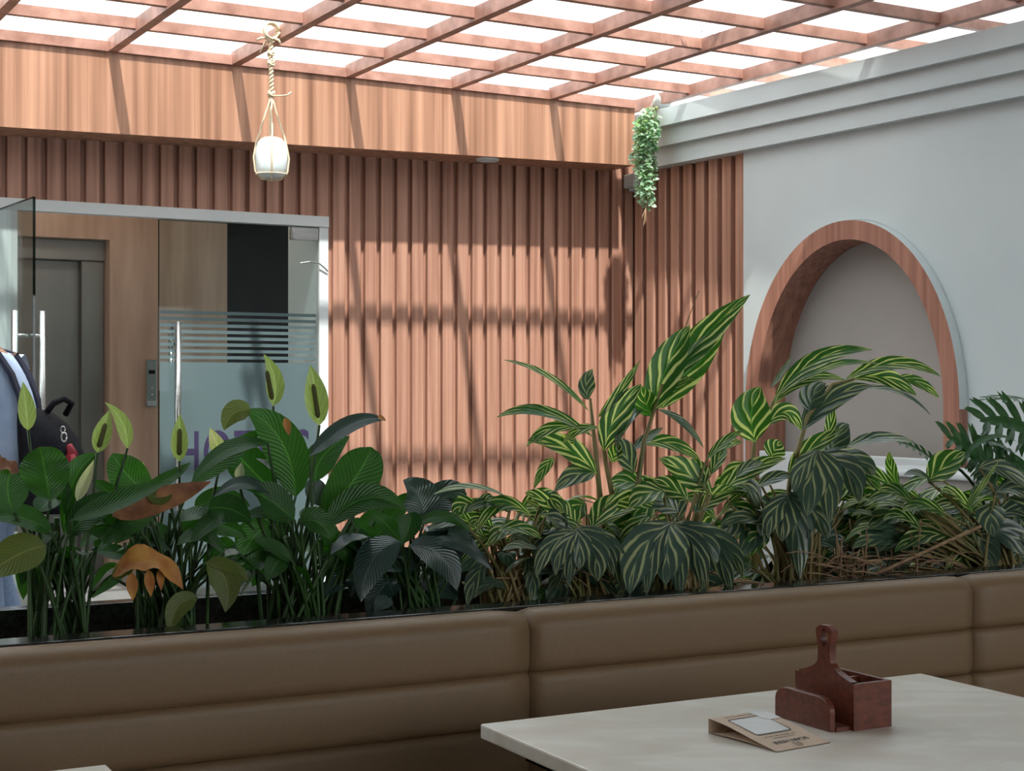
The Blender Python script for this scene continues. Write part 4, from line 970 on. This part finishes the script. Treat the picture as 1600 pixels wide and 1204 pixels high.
for x, ye in ((1006, 350), (1004, 338), (1009, 345)):
    pts = [P(1010, 300, Zv-.03), P(1009, 325, Zv-.03), P(x, ye, Zv-.03), P(x-2, ye+6, Zv-.03)]; stm.tube(pts, [.004, .004, .003, .001], 6)
for pts in strands:
    for a, b in zip(pts[1:], pts[2:]):
        for q in range(4):
            c = a+(b-a)*random.random(); an = random.random()*2*PI; d = Vector((math.cos(an), math.sin(an)*.8-.2, random.uniform(-.7, .3))).normalized()
            L = random.uniform(.024, .046)
            blade(m, c, c+d*L*.5+Vector((0, 0, .006)), c+d*L, L*.62, tilt=random.uniform(0, 70), roll=random.uniform(-50, 50), shape='oval', seg=5, fold=.2)
m.build('foliage', m_vine, vn, smooth=True); stm.build('stems', m_dry, vn, smooth=True)

# ================================================================== person + backpack
def skinmesh(name, nodes, edges, mat, parent, sub=2, root=0):
    me = bpy.data.meshes.new(name); org = parent.location.copy()
    me.from_pydata([Vector(n_[0])-org for n_ in nodes], edges, [])
    o_ = bpy.data.objects.new(name, me); COL.objects.link(o_)
    md = o_.modifiers.new('skin', 'SKIN'); md.use_smooth_shade = True
    for i, n_ in enumerate(nodes):
        r = n_[1]; me.skin_vertices[0].data[i].radius = (r, r) if not isinstance(r, tuple) else r
        me.skin_vertices[0].data[i].use_root = (i == root)
    sb = o_.modifiers.new('sub', 'SUBSURF'); sb.levels = sub; sb.render_levels = sub
    bpy.context.view_layer.update()
    m2 = bpy.data.meshes.new_from_object(o_.evaluated_get(bpy.context.evaluated_depsgraph_get()))
    bpy.data.objects.remove(o_); m2.materials.clear(); m2.materials.append(mat)
    for p in m2.polygons: p.use_smooth = True
    o2 = bpy.data.objects.new(name, m2); COL.objects.link(o2); o2.parent = parent
    return o2
PX, PY = -2.285, 6.80
pr = empty('person', Vector((PX, PY, 0)), 'person in light blue shirt and pale jeans wearing a backpack, at the left edge', 'person')
def q(x, y, z): return Vector((PX+x, PY+y, z))
# facing -X ; near side is -Y
body_n = [(q(.0, 0, .90), .12), (q(.02, 0, 1.05), .11), (q(.03, 0, 1.20), .12), (q(0, 0, 1.33), .09), (q(-.05, 0, 1.41), .05), (q(-.10, 0, 1.46), .05), (q(-.13, 0, 1.53), .085), (q(-.135, 0, 1.60), .085), (q(-.13, 0, 1.65), .05),
          (q(0, -.15, 1.345), .055), (q(.0, -.20, 1.30), .05), (q(.03, -.23, 1.06), .042), (q(-.12, -.22, .86), .034), (q(-.17, -.21, .80), .028),
          (q(0, .15, 1.345), .055), (q(.0, .20, 1.30), .05), (q(.03, .23, 1.06), .042), (q(-.12, .22, .86), .034), (q(-.17, .21, .80), .028),
          (q(0, -.09, .80), .085), (q(-.02, -.10, .47), .058), (q(.02, -.10, .10), .042), (q(-.08, -.11, .035), .035), (q(-.16, -.11, .03), .028),
          (q(0, .09, .80), .085), (q(-.06, .10, .47), .058), (q(.06, .10, .10), .042), (q(-.04, .11, .035), .035), (q(-.12, .11, .03), .028)]
body_e = [(0,1),(1,2),(2,3),(3,4),(4,5),(5,6),(6,7),(7,8),(3,9),(9,10),(10,11),(11,12),(12,13),(3,14),(14,15),(15,16),(16,17),(17,18),(0,19),(19,20),(20,21),(21,22),(22,23),(0,24),(24,25),(25,26),(26,27),(27,28)]
skinmesh('body', body_n, body_e, m_skin, pr)
# hands
def hand(side):
    hb_ = q(-.19, side*.215, .775); nn = [(hb_, .022), (hb_+Vector((-.035, 0, -.045)), .026)]; ee = [(0, 1)]
    for k in range(4):
        b_ = hb_+Vector((-.045, side*(-.024+.016*k), -.06)); L = (.030, .034, .031, .024)[k]
        i0 = len(nn); nn += [(b_, .009), (b_+Vector((-.012, 0, -L)), .008), (b_+Vector((-.004, 0, -L*1.9)), .0065)]; ee += [(1, i0), (i0, i0+1), (i0+1, i0+2)]
    i0 = len(nn); t_ = hb_+Vector((-.035, -side*.02, -.02)); nn += [(t_, .010), (t_+Vector((-.03, -side*.012, -.03)), .008)]; ee += [(0, i0), (i0, i0+1)]
    skinmesh('hand', nn, ee, m_skin, pr, 1)
hand(-1); hand(1)
sh_n = [(q(.0, 0, .86), (.15, .19)), (q(.02, 0, 1.0), (.14, .17)), (q(.035, 0, 1.16), (.145, .17)), (q(.01, 0, 1.30), (.11, .15)), (q(-.03, 0, 1.375), (.065, .07)),
        (q(.0, -.15, 1.335), .075), (q(.005, -.205, 1.27), .072), (q(.03, -.235, 1.07), .06), (q(-.07, -.225, .92), .052),
        (q(.0, .15, 1.335), .075), (q(.005, .205, 1.27), .072), (q(.03, .235, 1.07), .06), (q(-.07, .225, .92), .052)]
skinmesh('shirt', sh_n, [(0,1),(1,2),(2,3),(3,4),(3,5),(5,6),(6,7),(7,8),(3,9),(9,10),(10,11),(11,12)], m_shirt, pr)
tr_n = [(q(0, 0, .93), (.14, .17)), (q(0, -.09, .80), .105), (q(-.02, -.10, .47), .08), (q(.02, -.10, .12), .068), (q(0, .09, .80), .105), (q(-.06, .10, .47), .08), (q(.06, .10, .12), .068)]
skinmesh('trousers', tr_n, [(0,1),(1,2),(2,3),(0,4),(4,5),(5,6)], m_trouser, pr)
for sd_, dx in ((-1, .0), (1, .04)):
    skinmesh('shoe', [(q(.03+dx, sd_*.105, .055), .045), (q(-.06+dx, sd_*.11, .045), .043), (q(-.15+dx, sd_*.112, .038), .036)], [(0,1),(1,2)], m_hair, pr)
skinmesh('hair', [(q(-.06, 0, 1.50), .05), (q(-.085, 0, 1.58), .088), (q(-.115, 0, 1.64), .085), (q(-.16, 0, 1.665), .06)], [(0,1),(1,2),(2,3)], m_hair, pr)
m = MB(); m.tube([q(-.215, 0, 1.545), q(-.235, 0, 1.52), q(-.218, 0, 1.505)], [.008, .013, .006], 8); m.build('nose', m_skin, pr, smooth=True)
for sy in (-1, 1):
    m = MB(); m.lathe(q(-.205, sy*.032, 1.555), [(.001, -.010), (.008, -.006), (.010, 0), (.008, .006), (.001, .010)], 10); m.build('eye', m_hair, pr, smooth=True)
    m = MB(); m.tube([q(-.12, sy*.088, 1.515), q(-.115, sy*.097, 1.545), q(-.12, sy*.09, 1.575)], [.008, .013, .009], 8); m.build('ear', m_skin, pr, smooth=True)
m = MB(); m.tube([q(-.212, -.024, 1.485), q(-.218, 0, 1.483), q(-.212, .024, 1.485)], [.003, .006, .003], 8); m.build('mouth', m_red, pr, smooth=True)
# backpack
bp_ = empty('backpack', q(.27, 0, .85), 'black backpack with red panel and steel ring on the back of the person', 'backpack')
ZB_ = 6.72
m = MB(); rings = [(.70, .15, .37, .15), (.74, .14, .385, .17), (.82, .13, .385, .18), (.92, .13, .375, .18), (1.02, .13, .345, .175), (1.09, .12, .295, .16), (1.135, .12, .235, .13), (1.155, .12, .18, .08)]
n = 24; vs_ = []
for z, xa, xb, hy in rings:
    for k in range(n):
        a = 2*PI*k/n; cx = (xa+xb)/2; rx = (xb-xa)/2
        ex = math.copysign(abs(math.cos(a))**.6, math.cos(a)); ey = math.copysign(abs(math.sin(a))**.6, math.sin(a))
        vs_.append(q(cx+rx*ex+noise.noise(Vector((a, z*8, 0)))*.012, hy*ey, z))
m.add(vs_, [(i*n+k, i*n+(k+1) % n, (i+1)*n+(k+1) % n, (i+1)*n+k) for i in range(len(rings)-1) for k in range(n)] + [tuple(range(n)), tuple((len(rings)-1)*n+k for k in range(n))])
m.build('bag_body', m_bag, bp_, smooth=True)
m = MB(); m.tube([q(.345, -.13, .92), q(.368, -.10, .965), q(.36, -.12, 1.0)], [.014, .026, .012], 8); m.tube([q(.375, -.13, .84), q(.383, -.12, .90), q(.372, -.12, .96)], [.01, .022, .012], 8); tag(m.build('side_panel', m_red, bp_, smooth=True), 'dark red side panel')
m = MB(); pts = [q(.35+.012*math.cos(a), -.165, 1.035+.02*math.sin(a)) for a in [k*PI/6 for k in range(13)]]; m.tube(pts, .004, 6)
pts = [q(.345+.010*math.cos(a), -.165, 1.068+.014*math.sin(a)) for a in [k*PI/6 for k in range(13)]]; m.tube(pts, .003, 6); m.build('ring', m_steel, bp_, smooth=True)
def strap(pts, wd_, nm, mat, th=.008):
    m = MB(); vs_ = []
    for i, p in enumerate(pts):
        for a, b in ((-1, -1), (1, -1), (1, 1), (-1, 1)):
            T = (pts[min(i+1, len(pts)-1)]-pts[max(i-1, 0)]).normalized(); Nn_ = T.cross(Vector((0, 1, 0))).normalized()
            vs_.append(p + Vector((0, 1, 0))*a*wd_/2 + Nn_*b*th/2)
    k_ = len(pts); m.add(vs_, [(4*i+j, 4*i+(j+1) % 4, 4*i+4+(j+1) % 4, 4*i+4+j) for i in range(k_-1) for j in range(4)] + [(3, 2, 1, 0), (4*k_-4, 4*k_-3, 4*k_-2, 4*k_-1)])
    return m.build(nm, mat, bp_, smooth=False)
for y in (-.125, .11):
    strap([q(.16, y, 1.09), q(.15, y, 1.20), q(.11, y, 1.31), q(.05, y, 1.40), q(-.03, y, 1.425), q(-.09, y, 1.36), q(-.12, y, 1.22), q(-.11, y, 1.05), q(.0, y*1.5, .92), q(.14, y*1.2, .82)], .055, 'shoulder_strap', m_navy, .014)
m = MB(); m.tube([q(.24, -.05, 1.14), q(.27, -.05, 1.18), q(.31, -.03, 1.20), q(.335, 0, 1.18), q(.30, .03, 1.13)], .014, 8); tag(m.build('grab_handle', m_bag, bp_, smooth=True), 'loose grey-black flap handle')
